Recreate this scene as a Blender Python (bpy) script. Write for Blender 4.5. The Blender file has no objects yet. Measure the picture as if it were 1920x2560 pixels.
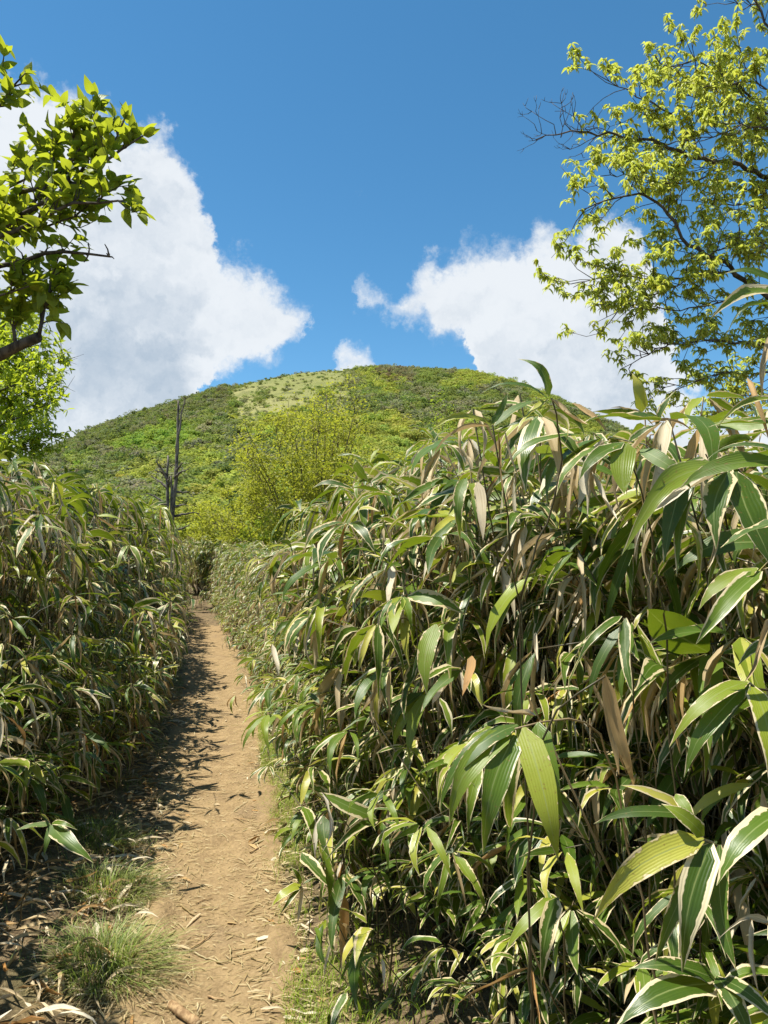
import bpy, math, random
import numpy as np
from mathutils import Matrix, Vector

random.seed(11)
rng = np.random.default_rng(11)
scene = bpy.context.scene
COL = scene.collection
PI = math.pi

# ------------------------------------------------------------------ camera
F = 1849.0                       # focal length in photo pixels (1920 x 2560)
EYE = 1.55
HOR = 1420.0                     # photo row of the horizon
PITCH = math.atan((HOR - 1280.0) / F)
cam_data = bpy.data.cameras.new("camera")
cam = bpy.data.objects.new("camera", cam_data)
COL.objects.link(cam)
cam_data.sensor_fit = 'VERTICAL'
cam_data.sensor_height = 36.0
cam_data.lens = 36.0 * F / 2560.0
cam_data.clip_start = 0.05
cam_data.clip_end = 8000
cam.location = (0, 0, EYE)
cam.rotation_euler = (PI / 2 + PITCH, 0, 0)
scene.camera = cam

def ray(px, py):
    cx, cy = (px - 960.0) / F, (1280.0 - py) / F
    c, s = math.cos(PITCH), math.sin(PITCH)
    return np.array([cx, c - cy * s, s + cy * c])

def at(px, py, d):
    r = ray(px, py)
    return np.array([0, 0, EYE]) + r * (d / r[1])

def gnd(px, py, z=0.0):
    r = ray(px, py)
    return np.array([0, 0, EYE]) + r * ((z - EYE) / r[2])

def proj(p):
    p = np.asarray(p, float)
    v = p - np.array([0, 0, EYE])
    c, s = math.cos(PITCH), math.sin(PITCH)
    dep = v[..., 1] * c + v[..., 2] * s
    up = -v[..., 1] * s + v[..., 2] * c
    dep = np.where(np.abs(dep) < 1e-4, 1e-4, dep)
    return 960 + F * v[..., 0] / dep, 1280 - F * up / dep, dep

# ------------------------------------------------------------------ light and sky
SUN_EL = math.radians(70)
SUN_AZ = math.radians(-93)       # from +Y, clockwise positive
to_sun = np.array([math.cos(SUN_EL) * math.sin(SUN_AZ), math.cos(SUN_EL) * math.cos(SUN_AZ), math.sin(SUN_EL)])
sun_data = bpy.data.lights.new("sun", 'SUN')
sun_data.energy = 5.0
sun_data.angle = math.radians(0.5)
sun_data.color = (1.0, 0.955, 0.87)
sun = bpy.data.objects.new("sun", sun_data)
COL.objects.link(sun)
sun.rotation_euler = Vector(to_sun).to_track_quat('Z', 'Y').to_euler()
sun.location = (-20, 10, 60)

scene.view_settings.view_transform = 'Standard'
scene.view_settings.look = 'None'
scene.view_settings.exposure = 0.82
scene.view_settings.gamma = 1.0
scene.cycles.max_bounces = 6
scene.cycles.diffuse_bounces = 2
scene.cycles.glossy_bounces = 2
scene.cycles.transmission_bounces = 3
scene.cycles.caustics_reflective = False
scene.cycles.caustics_refractive = False

world = bpy.data.worlds.new("World")
scene.world = world
world.use_nodes = True

class NT:
    """small helper to write node trees"""
    def __init__(self, tree):
        self.t = tree; self.n = tree.nodes; self.l = tree.links
    def node(self, typ, **kw):
        nd = self.n.new(typ)
        for k, v in kw.items():
            setattr(nd, k, v)
        return nd
    def set(self, sock, v):
        if isinstance(v, bpy.types.NodeSocket):
            self.l.new(v, sock)
        elif isinstance(v, bpy.types.Node):
            self.l.new(v.outputs[0], sock)
        else:
            if isinstance(v, (tuple, list)) and len(v) == 3 and sock.type == 'RGBA':
                v = (*v, 1)
            sock.default_value = v
    def math(self, op, a, b=None, c=None, clamp=False):
        nd = self.node('ShaderNodeMath', operation=op, use_clamp=clamp)
        self.set(nd.inputs[0], a)
        if b is not None: self.set(nd.inputs[1], b)
        if c is not None: self.set(nd.inputs[2], c)
        return nd.outputs[0]
    def vmath(self, op, a, b=None, scale=None):
        nd = self.node('ShaderNodeVectorMath', operation=op)
        self.set(nd.inputs[0], a)
        if b is not None: self.set(nd.inputs[1], b)
        if scale is not None: self.set(nd.inputs['Scale'], scale)
        return nd.outputs[0]
    def mix(self, f, a, b, blend='MIX'):
        nd = self.node('ShaderNodeMix', data_type='RGBA', blend_type=blend)
        self.set(nd.inputs[0], f); self.set(nd.inputs[6], a); self.set(nd.inputs[7], b)
        return nd.outputs[2]
    def noise(self, vec, scale, detail=4, rough=0.55, dist=0.0, out=0):
        nd = self.node('ShaderNodeTexNoise')
        if vec is not None: self.set(nd.inputs['Vector'], vec)
        nd.inputs['Scale'].default_value = scale
        nd.inputs['Detail'].default_value = detail
        nd.inputs['Roughness'].default_value = rough
        nd.inputs['Distortion'].default_value = dist
        return nd.outputs[out]
    def smooth(self, x, lo, hi, a=0.0, b=1.0):
        nd = self.node('ShaderNodeMapRange', interpolation_type='SMOOTHSTEP')
        self.set(nd.inputs[0], x)
        self.set(nd.inputs[1], lo); self.set(nd.inputs[2], hi); self.set(nd.inputs[3], a); self.set(nd.inputs[4], b)
        return nd.outputs[0]
    def ramp(self, x, stops, interp='LINEAR'):
        nd = self.node('ShaderNodeValToRGB')
        cr = nd.color_ramp; cr.interpolation = interp
        while len(cr.elements) < len(stops): cr.elements.new(0.5)
        for e, (p, c) in zip(cr.elements, stops):
            e.position = p; e.color = (*c, 1)
        self.set(nd.inputs[0], x)
        return nd.outputs[0]
    def curve(self, x, pts):
        nd = self.node('ShaderNodeFloatCurve')
        cv = nd.mapping.curves[0]
        pts = sorted(pts)
        while len(cv.points) < len(pts): cv.points.new(0.5, 0.5)
        for p, (a, b) in zip(cv.points, pts):
            p.location = (a, b); p.handle_type = 'VECTOR'
        nd.mapping.update()
        self.set(nd.inputs['Value'], x)
        return nd.outputs[0]

def build_world():
    w = NT(world.node_tree)
    w.n.clear()
    out = w.node('ShaderNodeOutputWorld')
    bg = w.node('ShaderNodeBackground')
    sky = w.node('ShaderNodeTexSky', sky_type='NISHITA')
    sky.sun_disc = False
    sky.sun_elevation = SUN_EL
    sky.sun_rotation = SUN_AZ
    sky.altitude = 1200
    sky.air_density = 1.0
    sky.dust_density = 0.25
    sky.ozone_density = 2.2
    tc = w.node('ShaderNodeTexCoord')
    d = tc.outputs['Generated']
    # breakup of the cloud outlines: two sizes of billow, taken on the direction sphere
    n1 = w.vmath('SUBTRACT', w.noise(d, 9.0, 5, 0.62, out=1), (0.5, 0.5, 0.5))
    n2 = w.vmath('SUBTRACT', w.noise(d, 34.0, 5, 0.68, out=1), (0.5, 0.5, 0.5))
    wd = w.vmath('ADD', d, w.vmath('ADD', w.vmath('SCALE', n1, scale=0.075), w.vmath('SCALE', n2, scale=0.05)))
    sep = w.node('ShaderNodeSeparateXYZ'); w.set(sep.inputs[0], w.vmath('NORMALIZE', wd))
    az = w.math('ARCTAN2', sep.outputs[0], sep.outputs[1])
    el = w.math('ARCSINE', sep.outputs[2])
    AZ0, AZR, ELR = -0.75, 1.5, 0.9
    u = w.math('DIVIDE', w.math('SUBTRACT', az, AZ0), AZR, clamp=True)
    def ae(px, py):
        r = ray(px, py); r = r / np.linalg.norm(r)
        return ((math.atan2(r[0], r[1]) - AZ0) / AZR, max(0.0, math.asin(r[2]) / ELR))
    def layer(top, bot):
        tp = [ae(*p) for p in top]; bp = [ae(*p) for p in bot]
        ct = w.math('MULTIPLY', w.curve(u, tp), ELR)
        cb = w.math('MULTIPLY', w.curve(u, bp), ELR)
        return w.math('MINIMUM', w.math('SUBTRACT', ct, el), w.math('SUBTRACT', el, cb))
    left = layer([(-700, 420), (-350, 260), (-60, 190), (60, 180), (110, 150), (190, 195), (262, 230), (330, 300), (390, 285), (470, 395),
                  (530, 520), (555, 600), (640, 650), (700, 690), (750, 740), (775, 760), (800, 900), (830, 1500), (2600, 1500)],
                 [(-700, 1440), (420, 1440), (520, 960), (610, 940), (680, 915), (735, 880), (765, 790), (790, 700), (830, 600), (2600, 600)])
    right = layer([(-700, 1500), (850, 1500), (868, 752), (905, 722), (960, 722), (990, 715), (1005, 690), (1045, 645), (1070, 625), (1115, 640), (1160, 615), (1225, 620),
                   (1290, 600), (1345, 560), (1390, 562), (1430, 595), (1480, 520), (1560, 490), (1625, 560), (1650, 700), (1690, 900), (1760, 1010), (1900, 980), (2300, 900), (2600, 850)],
                  [(-700, 600), (830, 600), (868, 775), (915, 800), (985, 808), (1030, 850), (1075, 835), (1130, 870), (1180, 905), (1240, 1440), (2600, 1440)])
    small = layer([(-700, 1500), (800, 1500), (818, 890), (850, 832), (890, 826), (925, 850), (955, 900), (975, 1500), (2600, 1500)],
                  [(-700, 1300), (2600, 1300)])
    wisp = layer([(-700, 1500), (860, 1500), (885, 470), (905, 448), (930, 478), (940, 1500), (2600, 1500)],
                 [(-700, 300), (860, 300), (885, 476), (910, 492), (930, 484), (945, 300), (2600, 300)])
    wisp = w.math('SUBTRACT', wisp, 0.006)
    s = w.math('MAXIMUM', w.math('MAXIMUM', left, right), w.math('MAXIMUM', small, wisp))
    # the rest of the sky round the horizon carries the same kind of broken cumulus
    sepd = w.node('ShaderNodeSeparateXYZ'); w.set(sepd.inputs[0], d)
    gen = w.math('MULTIPLY', w.math('SUBTRACT', w.noise(d, 2.6, 6, 0.55), w.math('ADD', 0.53, w.math('MULTIPLY', sepd.outputs[2], 0.10))), 0.9)
    inview = w.smooth(w.math('ABSOLUTE', w.math('ARCTAN2', sepd.outputs[0], sepd.outputs[1])), 0.55, 0.72)
    low = w.smooth(sepd.outputs[2], 0.62, 0.75)
    inview = w.math('MAXIMUM', inview, low)
    s = w.math('ADD', w.math('MULTIPLY', s, w.math('SUBTRACT', 1.0, inview)), w.math('MULTIPLY', gen, inview))
    fine = w.math('SUBTRACT', w.noise(d, 22.0, 7, 0.7), 0.5)
    big = w.math('SUBTRACT', w.noise(wd, 6.0, 6, 0.55), 0.5)
    def billow(v):
        vo = w.node('ShaderNodeTexVoronoi'); vo.feature = 'F1'
        w.set(vo.inputs['Vector'], v); vo.inputs['Scale'].default_value = 15.0
        vo.inputs['Detail'].default_value = 2.0; vo.inputs['Roughness'].default_value = 0.5
        return vo.outputs['Distance']
    b0 = billow(wd); b1 = billow(w.vmath('ADD', wd, tuple(0.016 * to_sun)))
    s = w.math('ADD', s, w.math('MULTIPLY', w.math('SUBTRACT', 0.58, b0), 0.026))
    dens = w.smooth(w.math('ADD', s, w.math('MULTIPLY', fine, 0.05)), -0.008, 0.03)
    # cloud shading painted into the colour: thick middles and bases greyer, sun sides whiter
    lit_off = w.vmath('ADD', wd, tuple(0.03 * to_sun))
    sun_side = w.math('SUBTRACT', w.noise(wd, 11.0, 5, 0.6), w.noise(lit_off, 11.0, 5, 0.6))
    thick = w.smooth(w.math('ADD', s, w.math('ADD', w.math('MULTIPLY', big, 0.30), w.math('ADD', w.math('MULTIPLY', sun_side, -0.28), w.math('MULTIPLY', w.math('SUBTRACT', b0, b1), 0.16)))), 0.0, 0.40)
    ccol = w.mix(thick, (5.5, 5.75, 6.0), (2.9, 3.5, 4.2))
    hs = w.node('ShaderNodeHueSaturation')
    hs.inputs['Saturation'].default_value = 1.24
    hs.inputs['Hue'].default_value = 0.487
    hs.inputs['Value'].default_value = 1.08
    w.set(hs.inputs['Color'], sky.outputs[0])
    col = w.mix(w.math('MULTIPLY', dens, 0.96), hs.outputs[0], ccol)
    w.set(bg.inputs['Color'], col)
    bg.inputs['Strength'].default_value = 0.09
    w.l.new(bg.outputs[0], out.inputs[0])
build_world()
world.cycles.sampling_method = 'MANUAL'
world.cycles.sample_map_resolution = 512

# ------------------------------------------------------------------ mesh helpers
def nrm(v):
    v = np.asarray(v, float)
    return v / (np.linalg.norm(v) + 1e-12)

def mesh_np(name, V, Fq, mats, uv=None, attrs=None, midx=None, smooth=True):
    """mesh from numpy arrays; Fq is (m,3) or (m,4); uv is per vertex"""
    V = np.asarray(V, np.float32); Fq = np.asarray(Fq, np.int32)
    me = bpy.data.meshes.new(name)
    m, k = Fq.shape
    me.vertices.add(len(V)); me.vertices.foreach_set('co', V.ravel())
    me.loops.add(m * k); me.loops.foreach_set('vertex_index', Fq.ravel())
    me.polygons.add(m); me.polygons.foreach_set('loop_start', np.arange(0, m * k, k, dtype=np.int32))
    me.polygons.foreach_set('loop_total', np.full(m, k, np.int32))
    if midx is not None: me.polygons.foreach_set('material_index', np.asarray(midx, np.int32))
    me.update(calc_edges=True)
    if smooth: me.polygons.foreach_set('use_smooth', np.ones(m, bool))
    if uv is not None:
        l = me.uv_layers.new(name='UVMap')
        l.data.foreach_set('uv', np.asarray(uv, np.float32)[Fq.ravel()].ravel())
    for an, av in (attrs or {}).items():
        av = np.asarray(av, np.float32)
        if av.ndim == 1:
            a = me.attributes.new(an, 'FLOAT', 'POINT'); a.data.foreach_set('value', av)
        else:
            a = me.attributes.new(an, 'FLOAT_VECTOR', 'POINT'); a.data.foreach_set('vector', av.ravel())
    for mt in (mats if isinstance(mats, (list, tuple)) else [mats]):
        me.materials.append(mt)
    return me

def link(name, me, parent=None, loc=None, mat=None):
    o = bpy.data.objects.new(name, me)
    COL.objects.link(o)
    if parent is not None: o.parent = parent
    if loc is not None: o.location = Vector([float(c) for c in loc])
    if mat is not None: o.matrix_basis = Matrix([[float(c) for c in r] for r in mat])
    return o

def tag(o, label=None, cat=None, group=None, kind=None):
    if label: o['label'] = label
    if cat: o['category'] = cat
    if group: o['group'] = group
    if kind: o['kind'] = kind
    return o

def empty(name, loc, label, cat, group=None):
    o = bpy.data.objects.new(name, None)
    o.empty_display_size = 0.1
    COL.objects.link(o)
    o.location = Vector([float(c) for c in loc])
    return tag(o, label, cat, group)

class Tubes:
    """collects tapered tubes into one quad mesh"""
    def __init__(self, sides=5):
        self.V = []; self.Fq = []; self.n = 0; self.k = sides; self.uv = []
    def add(self, pts, radii, sides=None, rough=0.0):
        k = sides or self.k
        pts = np.asarray(pts, float); n = len(pts)
        radii = np.broadcast_to(np.asarray(radii, float), (n,))
        tan = np.gradient(pts, axis=0)
        tan /= np.linalg.norm(tan, axis=1)[:, None] + 1e-9
        ref = np.array([0.31, 0.17, 0.93]) if abs(tan[0][2]) < 0.9 else np.array([1.0, 0.1, 0.05])
        a = np.cross(tan, ref); a /= np.linalg.norm(a, axis=1)[:, None] + 1e-9
        b = np.cross(tan, a)
        th = np.arange(k) * 2 * PI / k
        R = radii[:, None] * (1 + rough * rng.uniform(-1, 1, (n, k)))
        ring = pts[:, None, :] + R[..., None] * (np.cos(th)[None, :, None] * a[:, None, :] + np.sin(th)[None, :, None] * b[:, None, :])
        base = self.n
        self.V.append(ring.reshape(-1, 3))
        self.uv.append(np.stack([np.tile(th / (2 * PI), n), np.repeat(np.linspace(0, 1, n), k)], 1))
        i = np.arange(n - 1)[:, None] * k; j = np.arange(k)[None, :]
        j2 = (j + 1) % k
        q = np.stack([i + j, i + j2, i + k + j2, i + k + j], -1).reshape(-1, 4) + base
        self.Fq.append(q)
        self.n += n * k
        # close the ends with a quad fan
        for e, rev in ((0, True), (n - 1, False)):
            o = base + e * k
            for t in range(1, k - 1, 2):
                f = [o, o + t, o + t + 1, o + (t + 2) % k if t + 2 < k else o]
                if f[3] == f[0]:
                    f[3] = f[2]
                    self.V.append(self.V[-1][:0]);
                    self.Fq.append(np.array([[f[0], f[1], f[2], f[0]]])[:, [0, 1, 2, 2]] if False else np.zeros((0, 4), int))
                    continue
                self.Fq.append(np.array([f[::-1] if rev else f]))
    def mesh(self, name, mat):
        return mesh_np(name, np.concatenate(self.V), np.concatenate(self.Fq), mat, uv=np.concatenate(self.uv))

def bulk(tv, tf, M):
    """template verts/faces copied by (k,4,4) matrices"""
    tv = np.asarray(tv, float); M = np.asarray(M, float)
    k = len(M)
    V = np.einsum('kij,nj->kni', M[:, :3, :3], tv) + M[:, None, :3, 3]
    Fq = np.asarray(tf)[None] + (np.arange(k) * len(tv))[:, None, None]
    return V.reshape(-1, 3), Fq.reshape(-1, np.asarray(tf).shape[1])

def leaf_matrix(base, d, nrml, L, W):
    y = nrm(d); z = np.asarray(nrml, float); z = z - y * z.dot(y)
    if np.linalg.norm(z) < 1e-3:
        z = np.cross(y, [0.3, 0.9, 0.1])
    z = nrm(z); x = np.cross(y, z)
    M = np.eye(4)
    M[:3, 0] = x * W; M[:3, 1] = y * L; M[:3, 2] = z * L; M[:3, 3] = base
    return M

def interp(x, table):
    xs, ys = zip(*table)
    return np.interp(x, xs, ys)

def vnoise(x, y, seed=0, octaves=4):
    """cheap smooth value noise on arrays, about -1..1"""
    x = np.asarray(x, float); y = np.asarray(y, float)
    tot = np.zeros(np.broadcast(x, y).shape); amp = 1.0
    r = np.random.default_rng(seed)
    tab = r.uniform(-1, 1, (256, 256))
    for o in range(octaves):
        f = 2.0 ** o
        xx, yy = x * f + 17.3 * o, y * f + 9.1 * o
        xi, yi = np.floor(xx).astype(int), np.floor(yy).astype(int)
        fx, fy = xx - xi, yy - yi
        fx = fx * fx * (3 - 2 * fx); fy = fy * fy * (3 - 2 * fy)
        g = lambda a, b: tab[a & 255, b & 255]
        tot += amp * ((g(xi, yi) * (1 - fx) + g(xi + 1, yi) * fx) * (1 - fy) + (g(xi, yi + 1) * (1 - fx) + g(xi + 1, yi + 1) * fx) * fy)
        amp *= 0.5
    return tot / 1.6

# ------------------------------------------------------------------ materials
def material(name):
    m = bpy.data.materials.new(name); m.use_nodes = True
    w = NT(m.node_tree); w.n.clear()
    out = w.node('ShaderNodeOutputMaterial')
    return m, w, out

def principled(w, out, col, rough=0.6, spec=0.4, bump=None, bstr=0.3, bdist=0.02, trans=None, tfac=0.35):
    p = w.node('ShaderNodeBsdfPrincipled')
    w.set(p.inputs['Base Color'], col); w.set(p.inputs['Roughness'], rough); w.set(p.inputs['Specular IOR Level'], spec)
    if bump is not None:
        b = w.node('ShaderNodeBump'); w.set(b.inputs['Height'], bump)
        b.inputs['Strength'].default_value = bstr; b.inputs['Distance'].default_value = bdist
        w.l.new(b.outputs[0], p.inputs['Normal'])
    sh = p.outputs[0]
    if trans is not None:
        t = w.node('ShaderNodeBsdfTranslucent'); w.set(t.inputs['Color'], trans)
        mx = w.node('ShaderNodeMixShader'); w.set(mx.inputs[0], tfac)
        w.l.new(sh, mx.inputs[1]); w.l.new(t.outputs[0], mx.inputs[2]); sh = mx.outputs[0]
    w.l.new(sh, out.inputs[0])
    return p

def leaf_random(w):
    """one random number per leaf, whether it is an object, an instance or a piece of a joined mesh"""
    oi = w.node('ShaderNodeObjectInfo')
    at_ = w.node('ShaderNodeAttribute'); at_.attribute_name = 'lr'
    return w.math('FRACT', w.math('ADD', w.math('MULTIPLY', oi.outputs['Random'], 7.31), at_.outputs['Fac']))

def bamboo_leaf_material():
    m, w, out = material('bamboo_leaf_green')
    uvn = w.node('ShaderNodeUVMap'); sep = w.node('ShaderNodeSeparateXYZ'); w.l.new(uvn.outputs[0], sep.inputs[0])
    u, v = sep.outputs[0], sep.outputs[1]
    r = leaf_random(w)
    r2 = w.math('FRACT', w.math('MULTIPLY', r, 13.7)); r3 = w.math('FRACT', w.math('MULTIPLY', r, 57.3))
    across = w.math('ABSOLUTE', w.math('SUBTRACT', w.math('MULTIPLY', u, 2.0), 1.0))
    cv = w.node('ShaderNodeCombineXYZ')
    w.set(cv.inputs[0], w.math('MULTIPLY', u, 1.2)); w.set(cv.inputs[1], w.math('MULTIPLY', v, 5.0)); w.set(cv.inputs[2], w.math('MULTIPLY', r, 40.0))
    n = w.math('SUBTRACT', w.noise(cv.outputs[0], 1.6, 3, 0.6), 0.5)
    green = w.ramp(r, [(0.0, (0.020, 0.050, 0.007)), (0.35, (0.045, 0.095, 0.009)), (0.66, (0.11, 0.17, 0.013)), (0.86, (0.28, 0.31, 0.025)), (1.0, (0.54, 0.46, 0.08))])
    green = w.mix(w.math('MULTIPLY', w.math('ADD', n, 0.5), 0.22), green, (0.13, 0.20, 0.02))
    cs = w.node('ShaderNodeCombineXYZ'); w.set(cs.inputs[0], w.math('MULTIPLY', u, 26.0)); w.set(cs.inputs[1], w.math('MULTIPLY', v, 0.7)); w.set(cs.inputs[2], w.math('MULTIPLY', r, 9.0))
    stripe = w.noise(cs.outputs[0], 1.0, 2, 0.5)
    green = w.mix(w.math('MULTIPLY', stripe, 0.45), green, w.mix(0.4, green, (0.16, 0.26, 0.03)))
    rib = w.smooth(across, 0.025, 0.07, 1.0, 0.0)
    green = w.mix(w.math('MULTIPLY', rib, 0.55), green, (0.30, 0.34, 0.12))
    cream = w.mix(r2, (0.78, 0.68, 0.43), (0.66, 0.53, 0.28))
    cream = w.mix(w.math('MULTIPLY', stripe, 0.35), cream, (0.35, 0.25, 0.11))
    thr = w.math('ADD', 0.54, w.math('MULTIPLY', r3, 0.56))
    tip = w.math('MULTIPLY', w.smooth(v, 0.86, 1.0), 0.4)
    edge = w.math('ADD', w.math('ADD', across, w.math('MULTIPLY', n, w.math('ADD', 0.3, w.math('MULTIPLY', r2, 1.3)))), tip)
    mar = w.smooth(edge, thr, w.math('ADD', thr, 0.05))
    col = w.mix(mar, green, cream)
    rim = w.math('MULTIPLY', w.smooth(w.math('ABSOLUTE', w.math('SUBTRACT', edge, thr)), 0.0, 0.06, 1.0, 0.0), w.math('MULTIPLY', r2, 0.55))
    col = w.mix(rim, col, (0.17, 0.10, 0.03))
    spots = w.math('MULTIPLY', w.smooth(w.noise(cv.outputs[0], 7.0, 3, 0.6), 0.62, 0.70), w.smooth(r3, 0.45, 0.6))
    col = w.mix(w.math('MULTIPLY', spots, 0.8), col, (0.20, 0.11, 0.03))
    tr = w.mix(mar, w.mix(0.6, green, (0.34, 0.44, 0.015)), w.mix(0.5, cream, (0.6, 0.45, 0.15)))
    wv = w.node('ShaderNodeCombineXYZ'); w.set(wv.inputs[0], w.math('MULTIPLY', u, 30.0)); 
    bmp = w.math('ADD', w.math('MULTIPLY', w.math('SINE', w.math('MULTIPLY', u, 62.0)), 0.5), w.math('MULTIPLY', n, 2.5))
    principled(w, out, col, w.math('ADD', 0.30, w.math('MULTIPLY', r2, 0.2)), 0.38, bmp, 0.22, 0.0011, tr, 0.27)
    return m

def dead_leaf_material():
    m, w, out = material('bamboo_leaf_dry')
    uvn = w.node('ShaderNodeUVMap'); sep = w.node('ShaderNodeSeparateXYZ'); w.l.new(uvn.outputs[0], sep.inputs[0])
    u, v = sep.outputs[0], sep.outputs[1]
    r = leaf_random(w)
    col = w.ramp(r, [(0.0, (0.46, 0.34, 0.17)), (0.3, (0.62, 0.50, 0.30)), (0.6, (0.74, 0.67, 0.51)), (0.8, (0.58, 0.42, 0.19)), (1.0, (0.42, 0.20, 0.05))])
    cv = w.node('ShaderNodeCombineXYZ'); w.set(cv.inputs[0], w.math('MULTIPLY', u, 12.0)); w.set(cv.inputs[1], w.math('MULTIPLY', v, 1.2)); w.set(cv.inputs[2], w.math('MULTIPLY', r, 30.0))
    n = w.noise(cv.outputs[0], 1.0, 4, 0.6)
    cb = w.node('ShaderNodeCombineXYZ'); w.set(cb.inputs[0], u); w.set(cb.inputs[1], w.math('MULTIPLY', v, 6.0)); w.set(cb.inputs[2], w.math('MULTIPLY', r, 70.0))
    n2 = w.noise(cb.outputs[0], 1.5, 5, 0.65)
    col = w.mix(w.smooth(n, 0.4, 0.75, 0.0, 0.55), col, (0.27, 0.19, 0.09))
    col = w.mix(w.smooth(n2, 0.60, 0.72, 0.0, 0.6), col, (0.22, 0.12, 0.045))
    bmp = w.math('ADD', n, w.math('MULTIPLY', w.math('SINE', w.math('MULTIPLY', u, 80.0)), 0.3))
    principled(w, out, col, 0.6, 0.35, bmp, 0.35, 0.002, w.mix(0.5, col, (0.6, 0.42, 0.18)), 0.22)
    return m

def broadleaf_material(name, stops, trans, tfac=0.45, rough=0.42):
    m, w, out = material(name)
    r = leaf_random(w)
    uvn = w.node('ShaderNodeUVMap'); sep = w.node('ShaderNodeSeparateXYZ'); w.l.new(uvn.outputs[0], sep.inputs[0])
    col = w.ramp(r, stops)
    across = w.math('ABSOLUTE', w.math('SUBTRACT', w.math('MULTIPLY', sep.outputs[0], 2.0), 1.0))
    rib = w.smooth(across, 0.02, 0.10, 1.0, 0.0)
    vein = w.math('SINE', w.math('MULTIPLY', w.math('SUBTRACT', sep.outputs[1], w.math('MULTIPLY', across, 0.22)), 48.0))
    f = w.math('ADD', w.math('MULTIPLY', rib, 0.35), w.math('MULTIPLY', w.smooth(vein, 0.7, 1.0), 0.14))
    col2 = w.mix(f, col, (0.30, 0.36, 0.10))
    tr = w.mix(0.6, col2, trans)
    principled(w, out, col2, rough, 0.35, vein, 0.15, 0.001, tr, tfac)
    return m

def bark_material(name, a, b, scale=18.0):
    m, w, out = material(name)
    tc = w.node('ShaderNodeTexCoord'); mp = w.node('ShaderNodeMapping')
    mp.inputs['Scale'].default_value = (1, 1, 0.35)
    w.l.new(tc.outputs['Object'], mp.inputs[0])
    n = w.noise(mp.outputs[0], scale, 6, 0.65)
    n2 = w.noise(mp.outputs[0], scale * 0.3, 4, 0.6)
    col = w.mix(w.smooth(n, 0.35, 0.65), a, b)
    col = w.mix(w.smooth(n2, 0.55, 0.75, 0.0, 0.5), col, tuple(0.5 * (x + 0.22) for x in b))
    principled(w, out, col, 0.85, 0.2, n, 0.7, 0.01)
    return m

def culm_material():
    m, w, out = material('bamboo_culm')
    r = leaf_random(w)
    uvn = w.node('ShaderNodeUVMap'); sep = w.node('ShaderNodeSeparateXYZ'); w.l.new(uvn.outputs[0], sep.inputs[0])
    tc = w.node('ShaderNodeTexCoord')
    n = w.noise(tc.outputs['Object'], 14.0, 4, 0.6)
    col = w.ramp(r, [(0.0, (0.03, 0.035, 0.012)), (0.55, (0.07, 0.055, 0.025)), (0.8, (0.16, 0.115, 0.055)), (1.0, (0.34, 0.25, 0.13))])
    col = w.mix(w.smooth(n, 0.45, 0.7, 0.0, 0.6), col, (0.12, 0.085, 0.04))
    principled(w, out, col, 0.5, 0.4, n, 0.2, 0.002)
    return m

M_LEAF = bamboo_leaf_material()
M_DRY = dead_leaf_material()
M_CULM = culm_material()
M_BARK_L = bark_material('bark_dark', (0.035, 0.028, 0.022), (0.11, 0.095, 0.075), 40)
M_BARK_R = bark_material('bark_grey', (0.05, 0.04, 0.032), (0.13, 0.11, 0.09), 40)
M_DEAD = bark_material('dead_wood_grey', (0.05, 0.042, 0.034), (0.21, 0.185, 0.15), 9)
M_TWIG = bark_material('bark_twig', (0.09, 0.07, 0.04), (0.2, 0.16, 0.09), 6)
M_LEAF_L = broadleaf_material('leaf_cherry', [(0, (0.07, 0.12, 0.018)), (0.5, (0.14, 0.20, 0.022)), (1, (0.24, 0.29, 0.03))], (0.66, 0.72, 0.03), 0.5, 0.5)
M_LEAF_LF = broadleaf_material('leaf_spring', [(0, (0.20, 0.29, 0.025)), (0.5, (0.30, 0.40, 0.03)), (1, (0.40, 0.47, 0.04))], (0.66, 0.74, 0.03), 0.5)
M_LEAF_R = broadleaf_material('leaf_maple', [(0, (0.30, 0.37, 0.07)), (0.6, (0.46, 0.52, 0.11)), (0.9, (0.56, 0.57, 0.14)), (1, (0.60, 0.46, 0.10))], (0.72, 0.76, 0.08), 0.5)

def ground_material():
    m, w, out = material('soil_litter')
    g = w.node('ShaderNodeNewGeometry'); p = g.outputs['Position']
    n1 = w.noise(p, 1.3, 6, 0.6); n2 = w.noise(p, 11.0, 6, 0.65); n3 = w.noise(p, 60.0, 5, 0.65)
    col = w.mix(w.smooth(n2, 0.35, 0.65), (0.10, 0.07, 0.04), (0.23, 0.165, 0.09))
    col = w.mix(w.smooth(n3, 0.5, 0.68, 0.0, 0.7), col, (0.32, 0.25, 0.14))
    col = w.mix(w.smooth(n1, 0.5, 0.7, 0.0, 0.45), col, (0.07, 0.085, 0.025))
    principled(w, out, col, 0.95, 0.1, w.math('ADD', n2, n3), 0.8, 0.03)
    return m

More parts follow.
